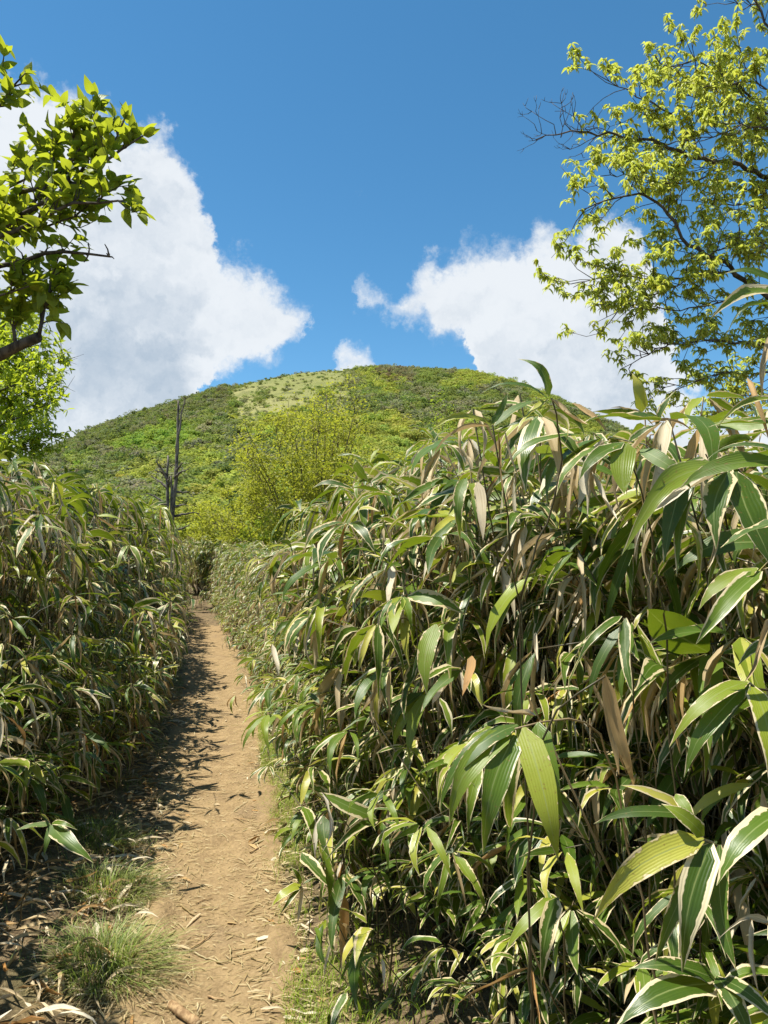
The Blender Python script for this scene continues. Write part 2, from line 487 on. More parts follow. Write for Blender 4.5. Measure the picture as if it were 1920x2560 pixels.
def path_material():
    m, w, out = material('dry_earth')
    g = w.node('ShaderNodeNewGeometry'); p = g.outputs['Position']
    n1 = w.noise(p, 1.7, 6, 0.6); n2 = w.noise(p, 9.0, 8, 0.65); n3 = w.noise(p, 85.0, 6, 0.7)
    vo = w.node('ShaderNodeTexVoronoi'); w.set(vo.inputs['Vector'], p); vo.inputs['Scale'].default_value = 46
    col = w.mix(w.smooth(n2, 0.3, 0.72), (0.185, 0.126, 0.060), (0.325, 0.23, 0.114))
    col = w.mix(w.smooth(n1, 0.52, 0.72, 0.0, 0.55), col, (0.125, 0.09, 0.06))
    col = w.mix(w.smooth(n3, 0.35, 0.72, 0.0, 0.5), col, (0.40, 0.28, 0.15))
    col = w.mix(w.smooth(vo.outputs['Distance'], 0.05, 0.22, 0.35, 0.0), col, (0.15, 0.10, 0.06))
    principled(w, out, col, 0.95, 0.12, w.math('ADD', w.math('MULTIPLY', n2, 1.4), w.math('ADD', w.math('MULTIPLY', n3, 0.5), w.math('MULTIPLY', vo.outputs['Distance'], 0.5))), 0.75, 0.022)
    return m

def hill_material():
    m, w, out = material('hill_grassland')
    g = w.node('ShaderNodeNewGeometry'); p = g.outputs['Position']
    n1 = w.noise(p, 0.016, 6, 0.6); n2 = w.noise(p, 0.12, 6, 0.65); n3 = w.noise(p, 0.9, 4, 0.65)
    col = w.mix(w.smooth(n1, 0.38, 0.6), (0.19, 0.205, 0.06), (0.27, 0.255, 0.10))
    col = w.mix(w.smooth(n2, 0.5, 0.68, 0.0, 0.7), col, (0.09, 0.10, 0.035))
    col = w.mix(w.smooth(n3, 0.45, 0.7, 0.0, 0.5), col, (0.26, 0.23, 0.11))
    principled(w, out, col, 0.95, 0.1, w.math('ADD', n2, n3), 0.8, 1.2)
    return m
M_GROUND = ground_material(); M_PATH = path_material(); M_HILL = hill_material()

# ------------------------------------------------------------------ path line, ground, hill
# photo rows -> left and right edge of the trodden earth
EDGES = [(2750, 120, 800), (2560, 190, 770), (2440, 330, 745), (2350, 385, 735), (2150, 385, 712), (2000, 402, 690), (1850, 418, 668), (1750, 448, 656), (1690, 462, 640),
         (1620, 466, 598), (1575, 473, 566), (1548, 472, 545), (1535, 468, 528)]
PL = np.array([gnd(l, y)[:2] for y, l, r in EDGES]); PR = np.array([gnd(r, y)[:2] for y, l, r in EDGES])
PL = np.vstack([[-1.0, -3.0], [-0.95, 0.5], PL, PL[-1] + [-2.2, 1.6], PL[-1] + [-6, 2.2]])
PR = np.vstack([[0.25, -3.0], [0.25, 0.5], PR, PR[-1] + [-1.7, 3.0], PR[-1] + [-6, 3.6]])
PC = 0.5 * (PL + PR); PH = 0.5 * np.linalg.norm(PR - PL, axis=1)

def resample(P, n):
    s = np.r_[0, np.cumsum(np.linalg.norm(np.diff(P, axis=0), axis=1))]
    t = np.linspace(0, s[-1], n)
    return np.stack([np.interp(t, s, P[:, i]) for i in range(P.shape[1])], 1)

CH = resample(np.column_stack([PC, PH]), 260)
k = np.ones(9) / 9
CHs = CH.copy()
for i in range(3): CHs[4:-4, i] = np.convolve(CH[:, i], k, 'valid')
CH = CHs

def path_dist(x, y):
    """distance to the path centre divided by its half width, for arrays"""
    x = np.asarray(x, float).ravel(); y = np.asarray(y, float).ravel()
    out = np.empty(len(x)); ab = np.empty(len(x))
    for s in range(0, len(x), 20000):
        d = np.hypot(x[s:s + 20000, None] - CH[None, :, 0], y[s:s + 20000, None] - CH[None, :, 1])
        j = d.argmin(1)
        dd = d[np.arange(len(j)), j]
        ab[s:s + 20000] = dd - CH[j, 2]; out[s:s + 20000] = dd / CH[j, 2]
    return out, ab

def ground_z(x, y):
    """height of the soil beside the path"""
    x = np.asarray(x, float); y = np.asarray(y, float); sh = np.broadcast(x, y).shape
    x = np.broadcast_to(x, sh); y = np.broadcast_to(y, sh)
    q, ab = path_dist(x, y); q = q.reshape(sh); ab = ab.reshape(sh)
    bank = 0.10 * np.clip(ab / 0.5, 0, 1) ** 1.2 - 0.06 * np.clip(1.0 - q, 0, 1)
    near = np.clip(1 - np.hypot(x, y) / 60, 0, 1)
    z = bank + near * (0.025 * vnoise(x * 1.7, y * 1.7, 3) + 0.012 * vnoise(x * 7, y * 7, 4))
    return z + 0.032 * np.clip(y - 19, 0, 60) 

def path_z(x, y):
    return ground_z(x, y) * 0.35 + 0.012 * vnoise(np.asarray(x) * 2.2, np.asarray(y) * 2.2, 8, 4) + 0.004

def grid_mesh(name, X, Y, Z, mat):
    ny, nx = X.shape
    V = np.stack([X, Y, Z], -1).reshape(-1, 3)
    i = np.arange(ny - 1)[:, None] * nx + np.arange(nx - 1)[None, :]
    Fq = np.stack([i, i + 1, i + nx + 1, i + nx], -1).reshape(-1, 4)
    return mesh_np(name, V, Fq, mat)

def build_ground():
    xs = np.r_[-3500, -1500, -600, -250, -120, -60, -30, -18, np.arange(-12, -3.5, 0.22), np.arange(-3.5, 2.5, 0.07), np.arange(2.5, 8, 0.4), 12, 20, 40, 90, 200, 600, 1500, 3500]
    ys = np.r_[-800, -200, -60, -20, -8, np.arange(-3, 1.6, 0.3), np.arange(1.6, 9, 0.07), np.arange(9, 30, 0.16), np.arange(30, 50, 2), 60, 80, 110, 150, 250, 500, 1000, 2000, 4000]
    X, Y = np.meshgrid(xs, ys)
    link('ground', grid_mesh('ground', X, Y, ground_z(X, Y), M_GROUND))['kind'] = 'structure'
    n = 420
    P = resample(CH[:, :3], n)
    T = np.gradient(P[:, :2], axis=0); T /= np.linalg.norm(T, axis=1)[:, None]
    N = np.stack([-T[:, 1], T[:, 0]], 1)
    cols = np.linspace(-1.35, 1.35, 23)
    X = P[:, 0, None] + N[:, 0, None] * cols * P[:, 2, None]
    Y = P[:, 1, None] + N[:, 1, None] * cols * P[:, 2, None]
    over = np.clip(np.abs(cols) - 0.9, 0, 1)
    Z = path_z(X, Y) + 0.04 * vnoise(X * 4, Y * 4, 21, 4) * (np.abs(cols) > 0.7) - 0.22 * over[None, :] + 0.03 * np.clip(np.abs(cols) - 0.55, 0, 0.4)[None, :]
    link('path', grid_mesh('path', X, Y, Z, M_PATH))['kind'] = 'structure'
build_ground()

HY = 430.0
SIL = [(-2500, 1380), (-1200, 1330), (-500, 1270), (-100, 1200), (60, 1155), (150, 1118), (230, 1076), (330, 1042), (440, 1008), (560, 968), (650, 946), (750, 926), (850, 919), (960, 914),
       (1100, 922), (1160, 924), (1230, 936), (1290, 958), (1400, 1002), (1500, 1050), (1620, 1105), (1800, 1180), (2200, 1290), (3200, 1360), (4500, 1390)]
HXS = np.array([(p - 960) / F * HY for p, _ in SIL]); HZS = np.array([(HOR - y) / F * HY + EYE for _, y in SIL])

SX = np.array([p for p, _ in SIL], float); SE = np.array([(HOR - y) / F for _, y in SIL])

def hill_z(x, y):
    x = np.asarray(x, float); y = np.asarray(y, float)
    eps = np.interp(960 + F * x / y, SX, SE)
    t = np.clip((y - 42) / (HY - 42), 0, 2.2)
    G = np.where(t <= 1, np.sin(np.clip(t, 0, 1) * PI / 2) ** 0.95, np.cos(np.clip((t - 1), 0, 1.2) * PI / 2.4))
    z = eps * np.minimum(y, HY + 0.25 * (y - HY)) * G + (4.0 * vnoise(x * 0.016, y * 0.016, 31, 4) * np.clip(t * 1.5, 0, 1) * np.clip(abs(1 - t) * 2.0, 0.1, 1))
    return z + EYE * np.clip(t * 6, 0, 1) - 0.6 + 0.7 * np.clip(t * 20, 0, 1)

def build_hill():
    xs = np.r_[np.linspace(-900, -330, 24), np.linspace(-320, 320, 190), np.linspace(330, 900, 24)]
    ys = np.r_[np.linspace(42, 120, 40), np.linspace(123, 480, 120), np.linspace(490, 850, 30)]
    X, Y = np.meshgrid(xs, ys)
    link('hill', grid_mesh('hill', X, Y, hill_z(X, Y), M_HILL))['kind'] = 'structure'
build_hill()

# ------------------------------------------------------------------ instancing of uncountable growth (stuff only)
def variant_collection(name, meshes):
    c = bpy.data.collections.new(name)
    for i, me in enumerate(meshes):
        o = bpy.data.objects.new('%s_variant_%02d' % (name, i), me)
        c.objects.link(o)
    return c

def scatter(name, coll, P, R, S, I, tint=None, label=None, cat=None):
    me = bpy.data.meshes.new(name)
    P = np.asarray(P, np.float32); n = len(P)
    me.vertices.add(n); me.vertices.foreach_set('co', P.ravel())
    a = me.attributes.new('rot', 'FLOAT_VECTOR', 'POINT'); a.data.foreach_set('vector', np.asarray(R, np.float32).ravel())
    a = me.attributes.new('scl', 'FLOAT_VECTOR', 'POINT'); a.data.foreach_set('vector', np.asarray(S, np.float32).ravel())
    a = me.attributes.new('vix', 'INT', 'POINT'); a.data.foreach_set('value', np.asarray(I, np.int32))
    if tint is not None:
        a = me.attributes.new('tint', 'FLOAT_VECTOR', 'POINT'); a.data.foreach_set('vector', np.asarray(tint, np.float32).ravel())
    o = link(name, me)
    ng = bpy.data.node_groups.new(name + '_scatter', 'GeometryNodeTree')
    ng.interface.new_socket('Geometry', in_out='INPUT', socket_type='NodeSocketGeometry')
    ng.interface.new_socket('Geometry', in_out='OUTPUT', socket_type='NodeSocketGeometry')
    N, L = ng.nodes, ng.links
    gi = N.new('NodeGroupInput'); go = N.new('NodeGroupOutput')
    ci = N.new('GeometryNodeCollectionInfo'); ci.inputs['Collection'].default_value = coll
    ci.inputs['Separate Children'].default_value = True; ci.inputs['Reset Children'].default_value = True
    ip = N.new('GeometryNodeInstanceOnPoints'); ip.inputs['Pick Instance'].default_value = True
    def na(nm, dt):
        nd = N.new('GeometryNodeInputNamedAttribute'); nd.data_type = dt; nd.inputs['Name'].default_value = nm
        return nd.outputs['Attribute']
    L.new(gi.outputs[0], ip.inputs['Points']); L.new(ci.outputs[0], ip.inputs['Instance'])
    L.new(na('vix', 'INT'), ip.inputs['Instance Index'])
    er = N.new('FunctionNodeEulerToRotation'); L.new(na('rot', 'FLOAT_VECTOR'), er.inputs[0]); L.new(er.outputs[0], ip.inputs['Rotation'])
    L.new(na('scl', 'FLOAT_VECTOR'), ip.inputs['Scale'])
    L.new(ip.outputs[0], go.inputs[0])
    md = o.modifiers.new('scatter', 'NODES'); md.node_group = ng
    tag(o, label, cat, kind='stuff')
    return o

# ------------------------------------------------------------------ woodland on the hill
def tinted_foliage(name, base=None, tfac=0.45):
    m, w, out = material(name)
    oi = w.node('ShaderNodeObjectInfo')
    at_ = w.node('ShaderNodeAttribute'); at_.attribute_name = 'lr'
    if base is None:
        ti = w.node('ShaderNodeAttribute'); ti.attribute_name = 'tint'; ti.attribute_type = 'INSTANCER'
        col = ti.outputs['Color']
    else:
        col = w.ramp(at_.outputs['Fac'], base)
    hs = w.node('ShaderNodeHueSaturation')
    w.set(hs.inputs['Hue'], w.math('ADD', 0.485, w.math('MULTIPLY', oi.outputs['Random'], 0.03)))
    w.set(hs.inputs['Value'], w.math('ADD', 0.98, w.math('MULTIPLY', at_.outputs['Fac'], 0.34)))
    w.set(hs.inputs['Color'], col)
    principled(w, out, hs.outputs[0], 0.65, 0.15, trans=w.mix(0.3, hs.outputs[0], (0.40, 0.46, 0.05)), tfac=tfac)
    return m
M_FAR = tinted_foliage('foliage_far')

def quads_at(P, Nr, size, r):
    """a leaf-shaped quad per point with normal Nr"""
    n = len(P)
    a = np.cross(Nr, r.normal(size=(n, 3))); a /= np.linalg.norm(a, axis=1)[:, None] + 1e-9
    b = np.cross(Nr, a)
    s = np.asarray(size).reshape(-1, 1) * np.ones((n, 1))
    V = np.stack([P - a * s, P + b * s * 0.55, P + a * s, P - b * s * 0.55], 1).reshape(-1, 3)
    Fq = np.arange(n * 4).reshape(n, 4)
    return V, Fq

def crown_variant(i):
    r = np.random.default_rng(100 + i)
    k = r.integers(6, 10)
    C = np.column_stack([r.normal(0, 0.30, k), r.normal(0, 0.30, k), r.uniform(0.28, 0.85, k)])
    rad = r.uniform(0.2, 0.36, k)
    P = []; Nn = []
    for c, a in zip(C, rad):
        m = 46
        d = r.normal(size=(m, 3)); d /= np.linalg.norm(d, axis=1)[:, None]
        P.append(c + d * a * r.uniform(0.7, 1.1, (m, 1))); Nn.append(nrm_rows(d * 1.0 + r.normal(0, 0.6, (m, 3)) + [0, 0, 0.5]))
    P = np.concatenate(P); Nn = np.concatenate(Nn)
    V, Fq = quads_at(P, Nn, r.uniform(0.055, 0.11, len(P)), r)
    return mesh_np('crown_far', V, Fq, M_FAR, attrs={'lr': np.repeat(r.uniform(0, 1, len(P)), 4)}, smooth=False)

def nrm_rows(a):
    return a / (np.linalg.norm(a, axis=1)[:, None] + 1e-9)

def build_hill_wood():
    r = np.random.default_rng(5)
    vc = variant_collection('far_crown', [crown_variant(i) for i in range(10)])
    n = 26000
    y = 60 + (np.sqrt(r.uniform(0, 1, n)) * 400)
    x = r.uniform(-0.62, 0.58, n) * (y + 20)
    z = hill_z(x, y)
    px, py, _ = proj(np.column_stack([x, y, z]))
    nz = vnoise(px / 90, py / 60, 41, 3); nz2 = vnoise(px / 45, py / 30, 42, 3); u = r.uniform(0, 1, n)
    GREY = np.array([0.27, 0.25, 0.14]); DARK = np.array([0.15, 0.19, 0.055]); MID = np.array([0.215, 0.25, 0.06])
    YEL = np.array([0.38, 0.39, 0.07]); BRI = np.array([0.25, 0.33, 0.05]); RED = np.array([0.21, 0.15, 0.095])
    tint = np.where((nz + 0.3 * (u - 0.5) > 0.15)[:, None], YEL, np.where((nz2 > 0.1)[:, None], MID, np.where((u > 0.4)[:, None], GREY, DARK)))
    prob = np.full(n, 0.75)
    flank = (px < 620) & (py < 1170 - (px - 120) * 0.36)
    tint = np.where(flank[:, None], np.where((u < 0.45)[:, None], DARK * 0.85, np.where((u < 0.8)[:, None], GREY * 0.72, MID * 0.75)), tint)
    bright = (((px - 390) / 130) ** 2 + ((py - 1100) / 45) ** 2 + 0.5 * nz2 + 0.4 * (u - 0.5) < 0.8) & ~flank
    tint = np.where(bright[:, None], BRI, tint)
    meadow = (px > 575 + 50 * nz2) & (px < 880 + 90 * nz) & (py > 895) & (py < 1050 + 60 * nz2 - (px - 700) * 0.12)
    core = np.clip(np.minimum(np.minimum(px - 560 - 50 * nz2, 880 + 90 * nz - px), 1060 + 70 * nz2 - (px - 700) * 0.12 - py) / 60, 0, 1)
    prob = np.where(py < 1200, prob * (1 - 0.86 * core), prob)
    mead2 = (((px - 620) / 60) ** 2 + ((py - 1185) / 35) ** 2 < 1)
    prob = np.where(mead2, 0.25, prob)
    tint = np.where(meadow[:, None], np.where((u < 0.35)[:, None], DARK * 1.1, np.where((u < 0.6)[:, None], GREY, MID)), tint)
    redp = (np.abs(px - 985) < 45) & (py < 965) & (u < 0.6)
    tint = np.where(redp[:, None], RED, tint)
    size = r.uniform(2.6, 5.2, n) * np.where(meadow, 0.55, 1.0) * np.where(py < 960, 0.72, 1.0)
    keep = (r.uniform(0, 1, n) < prob)
    # thin out by spacing on a grid
    key = {}
    order = np.argsort(-size)
    ok = np.zeros(n, bool)
    for i in order:
        if not keep[i]: continue
        c = (int(x[i] // 2.7), int(y[i] // 2.9))
        if c in key: continue
        key[c] = 1; ok[i] = True
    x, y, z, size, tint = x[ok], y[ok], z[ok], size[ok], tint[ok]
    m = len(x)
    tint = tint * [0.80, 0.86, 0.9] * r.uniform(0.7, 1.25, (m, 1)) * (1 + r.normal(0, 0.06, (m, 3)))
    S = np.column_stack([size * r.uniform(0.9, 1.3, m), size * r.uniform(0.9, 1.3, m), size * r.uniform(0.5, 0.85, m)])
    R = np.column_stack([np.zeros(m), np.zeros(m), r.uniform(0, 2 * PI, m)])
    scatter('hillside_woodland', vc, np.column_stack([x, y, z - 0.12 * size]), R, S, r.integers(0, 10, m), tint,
            'mixed spring woodland and scrub covering the grassy hillside', 'woodland')
build_hill_wood()

# ------------------------------------------------------------------ bamboo (broad-leaved dwarf bamboo)
def leaf_template(segs, hw, arch, fold, twist, wave, tipcurl, seed):
    """leaf of unit length along +Y (base at the origin), three columns wide, all quads; returns V, F, uv"""
    r = np.random.default_rng(seed)
    t = np.linspace(0, 1, segs + 1)
    t = t ** 0.92
    prof = np.minimum(1, (t / 0.16 + 0.03) ** 0.6) * (1 - np.clip((t - 0.40) / 0.6, 0, 1) ** 1.9)
    prof = np.clip(prof, 0.012, 1)
    V = []; U = []
    side = 0.05 * np.sin(t * PI) * r.uniform(-1, 1)
    ph = r.uniform(0, 6.28, 2)
    for i, tt in enumerate(t):
        z = arch * 4 * tt * (1 - tt) - tipcurl * max(0, tt - 0.6) ** 2 * 2.5
        tw = twist * tt
        w = hw * prof[i]
        for j, c in enumerate((-1, 0, 1)):
            xx = c * w * math.cos(fold); zz = abs(c) * w * math.sin(fold)
            if c: zz += wave * hw * math.sin(tt * 11 + ph[0 if c < 0 else 1]) * prof[i]
            X = xx * math.cos(tw) - zz * math.sin(tw); Z = xx * math.sin(tw) + zz * math.cos(tw)
            V.append((X + side[i], tt, z + Z)); U.append(((c + 1) / 2, tt))
    i = np.arange(segs)[:, None] * 3 + np.arange(2)[None, :]
    Fq = np.stack([i, i + 1, i + 4, i + 3], -1).reshape(-1, 4)
    return np.array(V), Fq, np.array(U)

LR = np.random.default_rng(77)
GREEN_P = [(8, 0.096 + LR.uniform(-.022, .018), LR.uniform(0.0, 0.2), LR.uniform(0.05, 0.55), LR.uniform(-0.9, 0.9), LR.uniform(0.08, 0.34), LR.uniform(-0.1, 0.8), 200 + i) for i in range(10)]
DRY_P = [(8, 0.075 + LR.uniform(-.03, .015), LR.uniform(-0.08, 0.12), LR.uniform(0.5, 1.25), LR.uniform(-1.4, 1.4), LR.uniform(0.15, 0.5), LR.uniform(-0.3, 0.9), 300 + i) for i in range(8)]
GREEN_T = [leaf_template(*p) for p in GREEN_P]; DRY_T = [leaf_template(*p) for p in DRY_P]
GREEN_M = [mesh_np('bamboo_leaf', V, Fq, M_LEAF, uv=U) for V, Fq, U in GREEN_T]
DRY_M = [mesh_np('bamboo_leaf_dry', V, Fq, M_DRY, uv=U) for V, Fq, U in DRY_T]
GREEN_L = [leaf_template(5, *p[1:]) for p in GREEN_P]; DRY_L = [leaf_template(5, *p[1:]) for p in DRY_P]

UP = np.array([0, 0, 1.0])
def rot_z(v, a):
    c, s = math.cos(a), math.sin(a)
    return np.array([v[0] * c - v[1] * s, v[0] * s + v[1] * c, v[2]])

def fan(leaves, node, axis, n, size, r, pdry, droop=(0.1, 1.1), wscale=1.0, owner=0):
    ax = nrm([axis[0], axis[1], 0])
    for i in range(n):
        a = math.radians((-85 + 170 * (i + 0.5) / n) + r.uniform(-22, 22))
        h = rot_z(ax, a)
        dry = r.uniform() < pdry
        dr = r.uniform(*droop)
        if dry: dr = dr + r.uniform(0.3, 2.2)
        d = nrm(h * r.uniform(0.75, 1.1) + UP * (0.35 * axis[2] - dr))
        nn = nrm(UP * 0.75 + h * 0.75 + r.normal(0, 0.28, 3))
        L = size * r.uniform(0.68, 1.18)
        base = node + h * 0.012 + d * 0.008
        leaves.append((dry, int(r.integers(0, 8 if dry else 10)), leaf_matrix(base, d, nn, L, L * wscale * r.uniform(0.72, 1.28)), owner))

def bamboo(H, lean, r, size=0.2, fans=3, nleaf=6, pdry=0.15, low=0.35, wscale=1.0):
    """one cane in local space, +X is the way it leans; returns tubes [(pts, radii)] and leaves"""
    k = 7
    t = np.linspace(0, 1, k)
    sx = r.normal(0, 0.16) * H
    wob = r.normal(0, 0.008, (k, 2)); wob[0] = 0
    P = np.column_stack([lean * t ** 1.9 + wob[:, 0], sx * t + wob[:, 1], H * (t - 0.12 * (abs(lean) / max(H, 0.3)) * t ** 2)])
    tubes = [(P, np.linspace(0.0042, 0.0018, k) * (0.7 + 0.3 * H))]
    leaves = []
    dl = nrm([1, r.normal(0, 0.5), 0.2])
    fan(leaves, P[-1], dl, nleaf + int(r.integers(-1, 2)), size, r, pdry, (-0.35, 0.9), wscale)
    for f in range(fans - 1):
        tt = r.uniform(low, 0.92)
        b = np.array([np.interp(tt, t, P[:, i]) for i in range(3)])
        a = r.normal(0, 1.0)
        d = rot_z(np.array([1.0, 0, 0]), a)
        ln = r.uniform(0.08, 0.30) * (0.5 + 0.5 * H)
        e = b + d * ln + UP * ln * r.uniform(0.1, 0.75)
        m = 0.5 * (b + e) + UP * 0.035
        tubes.append((np.array([b, m, e]), np.array([0.0022, 0.0018, 0.0014])))
        fan(leaves, e, nrm(d + UP * 0.2), nleaf + int(r.integers(-2, 2)), size, r, pdry, (0.0, 1.25), wscale, len(tubes) - 1)
    # a bare dry cane or leaf sheath standing in the same clump
    for _ in range(int(r.integers(0, 3))):
        a = r.uniform(0, 6.28)
        q = np.array([0.05 * math.cos(a), 0.05 * math.sin(a), 0])
        e = q + np.array([r.normal(lean * 0.3 - 0.1, 0.25), r.normal(0, 0.3), H * r.uniform(0.35, 0.9)])
        tubes.append((np.array([q, 0.5 * (q + e) + r.normal(0, 0.03, 3), e]), np.array([0.0035, 0.003, 0.002])))
    return tubes, leaves

def joined_variant(name, tubes, leaves, r):
    """the same cane as one mesh, for the growth nobody could count"""
    T = Tubes(4)
    for p, rad in tubes: T.add(p, rad)
    V = [np.concatenate(T.V)]; Fq = [np.concatenate(T.Fq)]; U = [np.concatenate(T.uv)]
    mi = [np.full(len(Fq[0]), 2)]; lr = [np.full(len(V[0]), r.uniform())]
    n = len(V[0])
    for dry, ix, M, _ in leaves:
        tv, tf, tu = (DRY_L if dry else GREEN_L)[ix]
        V.append(tv @ M[:3, :3].T + M[:3, 3]); Fq.append(tf + n); U.append(tu)
        mi.append(np.full(len(tf), 1 if dry else 0)); lr.append(np.full(len(tv), r.uniform())); n += len(tv)
    return mesh_np(name, np.concatenate(V), np.concatenate(Fq), [M_LEAF, M_DRY, M_CULM], uv=np.concatenate(U), attrs={'lr': np.concatenate(lr)}, midx=np.concatenate(mi))

# outlines of the two banks of bamboo as the photograph shows them
SIL_R = [(420, 1352), (500, 1350), (600, 1350), (700, 1350), (760, 1345), (800, 1325), (850, 1295), (900, 1250), (980, 1175), (1040, 1110), (1100, 1075), (1200, 1050), (1300, 1035), (1400, 1030), (1500, 1040), (1600, 1055), (1700, 1055), (1800, 1040), (1920, 960), (2400, 900)]
SIL_L = [(-600, 1060), (0, 1160), (100, 1180), (200, 1222), (300, 1258), (400, 1320), (470, 1385), (520, 1450)]
EDGE_R = [(1380, 560), (1450, 600), (1500, 640), (1560, 668), (1650, 684), (1750, 684), (1850, 690), (1900, 710), (2000, 745), (2100, 780), (2250, 790), (2400, 765), (2560, 740), (2900, 700)]
EDGE_L = [(1350, 490), (1450, 500), (1560, 480), (1650, 470), (1720, 440), (1800, 420), (1870, 395), (1960, 330), (2050, 280), (2150, 215), (2230, 110), (2300, 0), (2400, -60)]

def ok_right(c):
    px, py, d = proj(c)
    if np.linalg.norm(c - np.array([0, 0, EYE])) < 0.62: return False
    if d < 0.25: return True
    return py > interp(px, SIL_R) - (22 if px > 1000 else 8) and px > interp(py, EDGE_R)

def ok_left(c):
    px, py, d = proj(c)
    if d < 0.25: return True
    return py > interp(px, SIL_L) - 18 and px < interp(py, EDGE_L)

# edge lines of the banks on the ground (world)
BR = np.array([[1.55, -0.6], [1.25, 0.6], [0.95, 1.35], [0.45, 2.1], [0.02, 2.75], [-0.28, 3.5], [-0.55, 4.6], [-0.78, 6.0], [-1.05, 7.6], [-1.5, 9.6], [-2.3, 12.5], [-3.4, 16.5], [-4.55, 21], [-5.6, 25]])
BL = np.array([[-2.1, 1.3], [-1.98, 2.6], [-1.93, 3.6], [-1.9, 4.4], [-1.98, 5.4], [-2.2, 6.7], [-2.62, 8.4], [-3.2, 10.6], [-4.1, 14], [-5.1, 18], [-6.2, 22], [-8.2, 24.5]])

def along(B, s):
    cs = np.r_[0, np.cumsum(np.linalg.norm(np.diff(B, axis=0), axis=1))]
    s = np.asarray(s)
    p = np.stack([np.interp(s, cs, B[:, 0]), np.interp(s, cs, B[:, 1])], -1)
    q = np.stack([np.interp(s + 0.2, cs, B[:, 0]), np.interp(s + 0.2, cs, B[:, 1])], -1) - np.stack([np.interp(s - 0.2, cs, B[:, 0]), np.interp(s - 0.2, cs, B[:, 1])], -1)
    q /= np.linalg.norm(q, axis=-1)[..., None] + 1e-9
    return p, q, cs[-1]

N_BAMBOO = [0]
def place_bamboo(base, out_dir, H, lean, r, okf, label, group, size, fans, nleaf, pdry, low=0.35, name='bamboo_plant', wscale=1.0, minleaves=2):
    """a bamboo plant as a thing: culm and every leaf its own part"""
    tubes, leaves = bamboo(H, lean, r, size, fans, nleaf, pdry, low, wscale)
    a = math.atan2(out_dir[1], out_dir[0])
    R = np.eye(4); R[:3, 0] = [math.cos(a), math.sin(a), 0]; R[:3, 1] = [-math.sin(a), math.cos(a), 0]
    base = np.array([base[0], base[1], float(ground_z(base[0], base[1]).ravel()[0]) - 0.01])
    keep = []
    for dry, ix, M, ow in leaves:
        M = R @ M
        c0 = base + M[:3, 3]
        tip = base + M[:3, 3] + M[:3, 1]
        if okf(0.4 * c0 + 0.6 * tip) and okf(tip) and tip[2] > base[2] + 0.02:
            keep.append((dry, ix, M, ow))
    if len(keep) < minleaves or not okf(base + R[:3, :3] @ tubes[0][0][-1] + np.array([0, 0, -0.05])): return None
    e = empty(name, base, label, 'bamboo', group)
    owners = {}
    used = {k[3] for k in keep}
    for i, (p, rad) in enumerate(tubes):
        p = p @ R[:3, :3].T
        if i and i not in used and not okf(base + p[-1] + np.array([0, 0, 0.03])): continue
        nm = 'culm' if i == 0 else ('branch' if i < fans else 'dry_cane')
        T = Tubes(5); T.add(p, rad)
        owners[i] = link(nm, T.mesh(nm, M_CULM), e)
    for dry, ix, M, ow in keep:
        link('leaf', (DRY_M if dry else GREEN_M)[ix], owners[ow], mat=M)
    N_BAMBOO[0] += 1
    return e

def sil_height(x, y, table, over=0.0):
    px, _, _ = proj(np.array([x, y, 1.5]))
    ys = interp(px, table)
    return EYE + (HOR - ys) / F * y + over

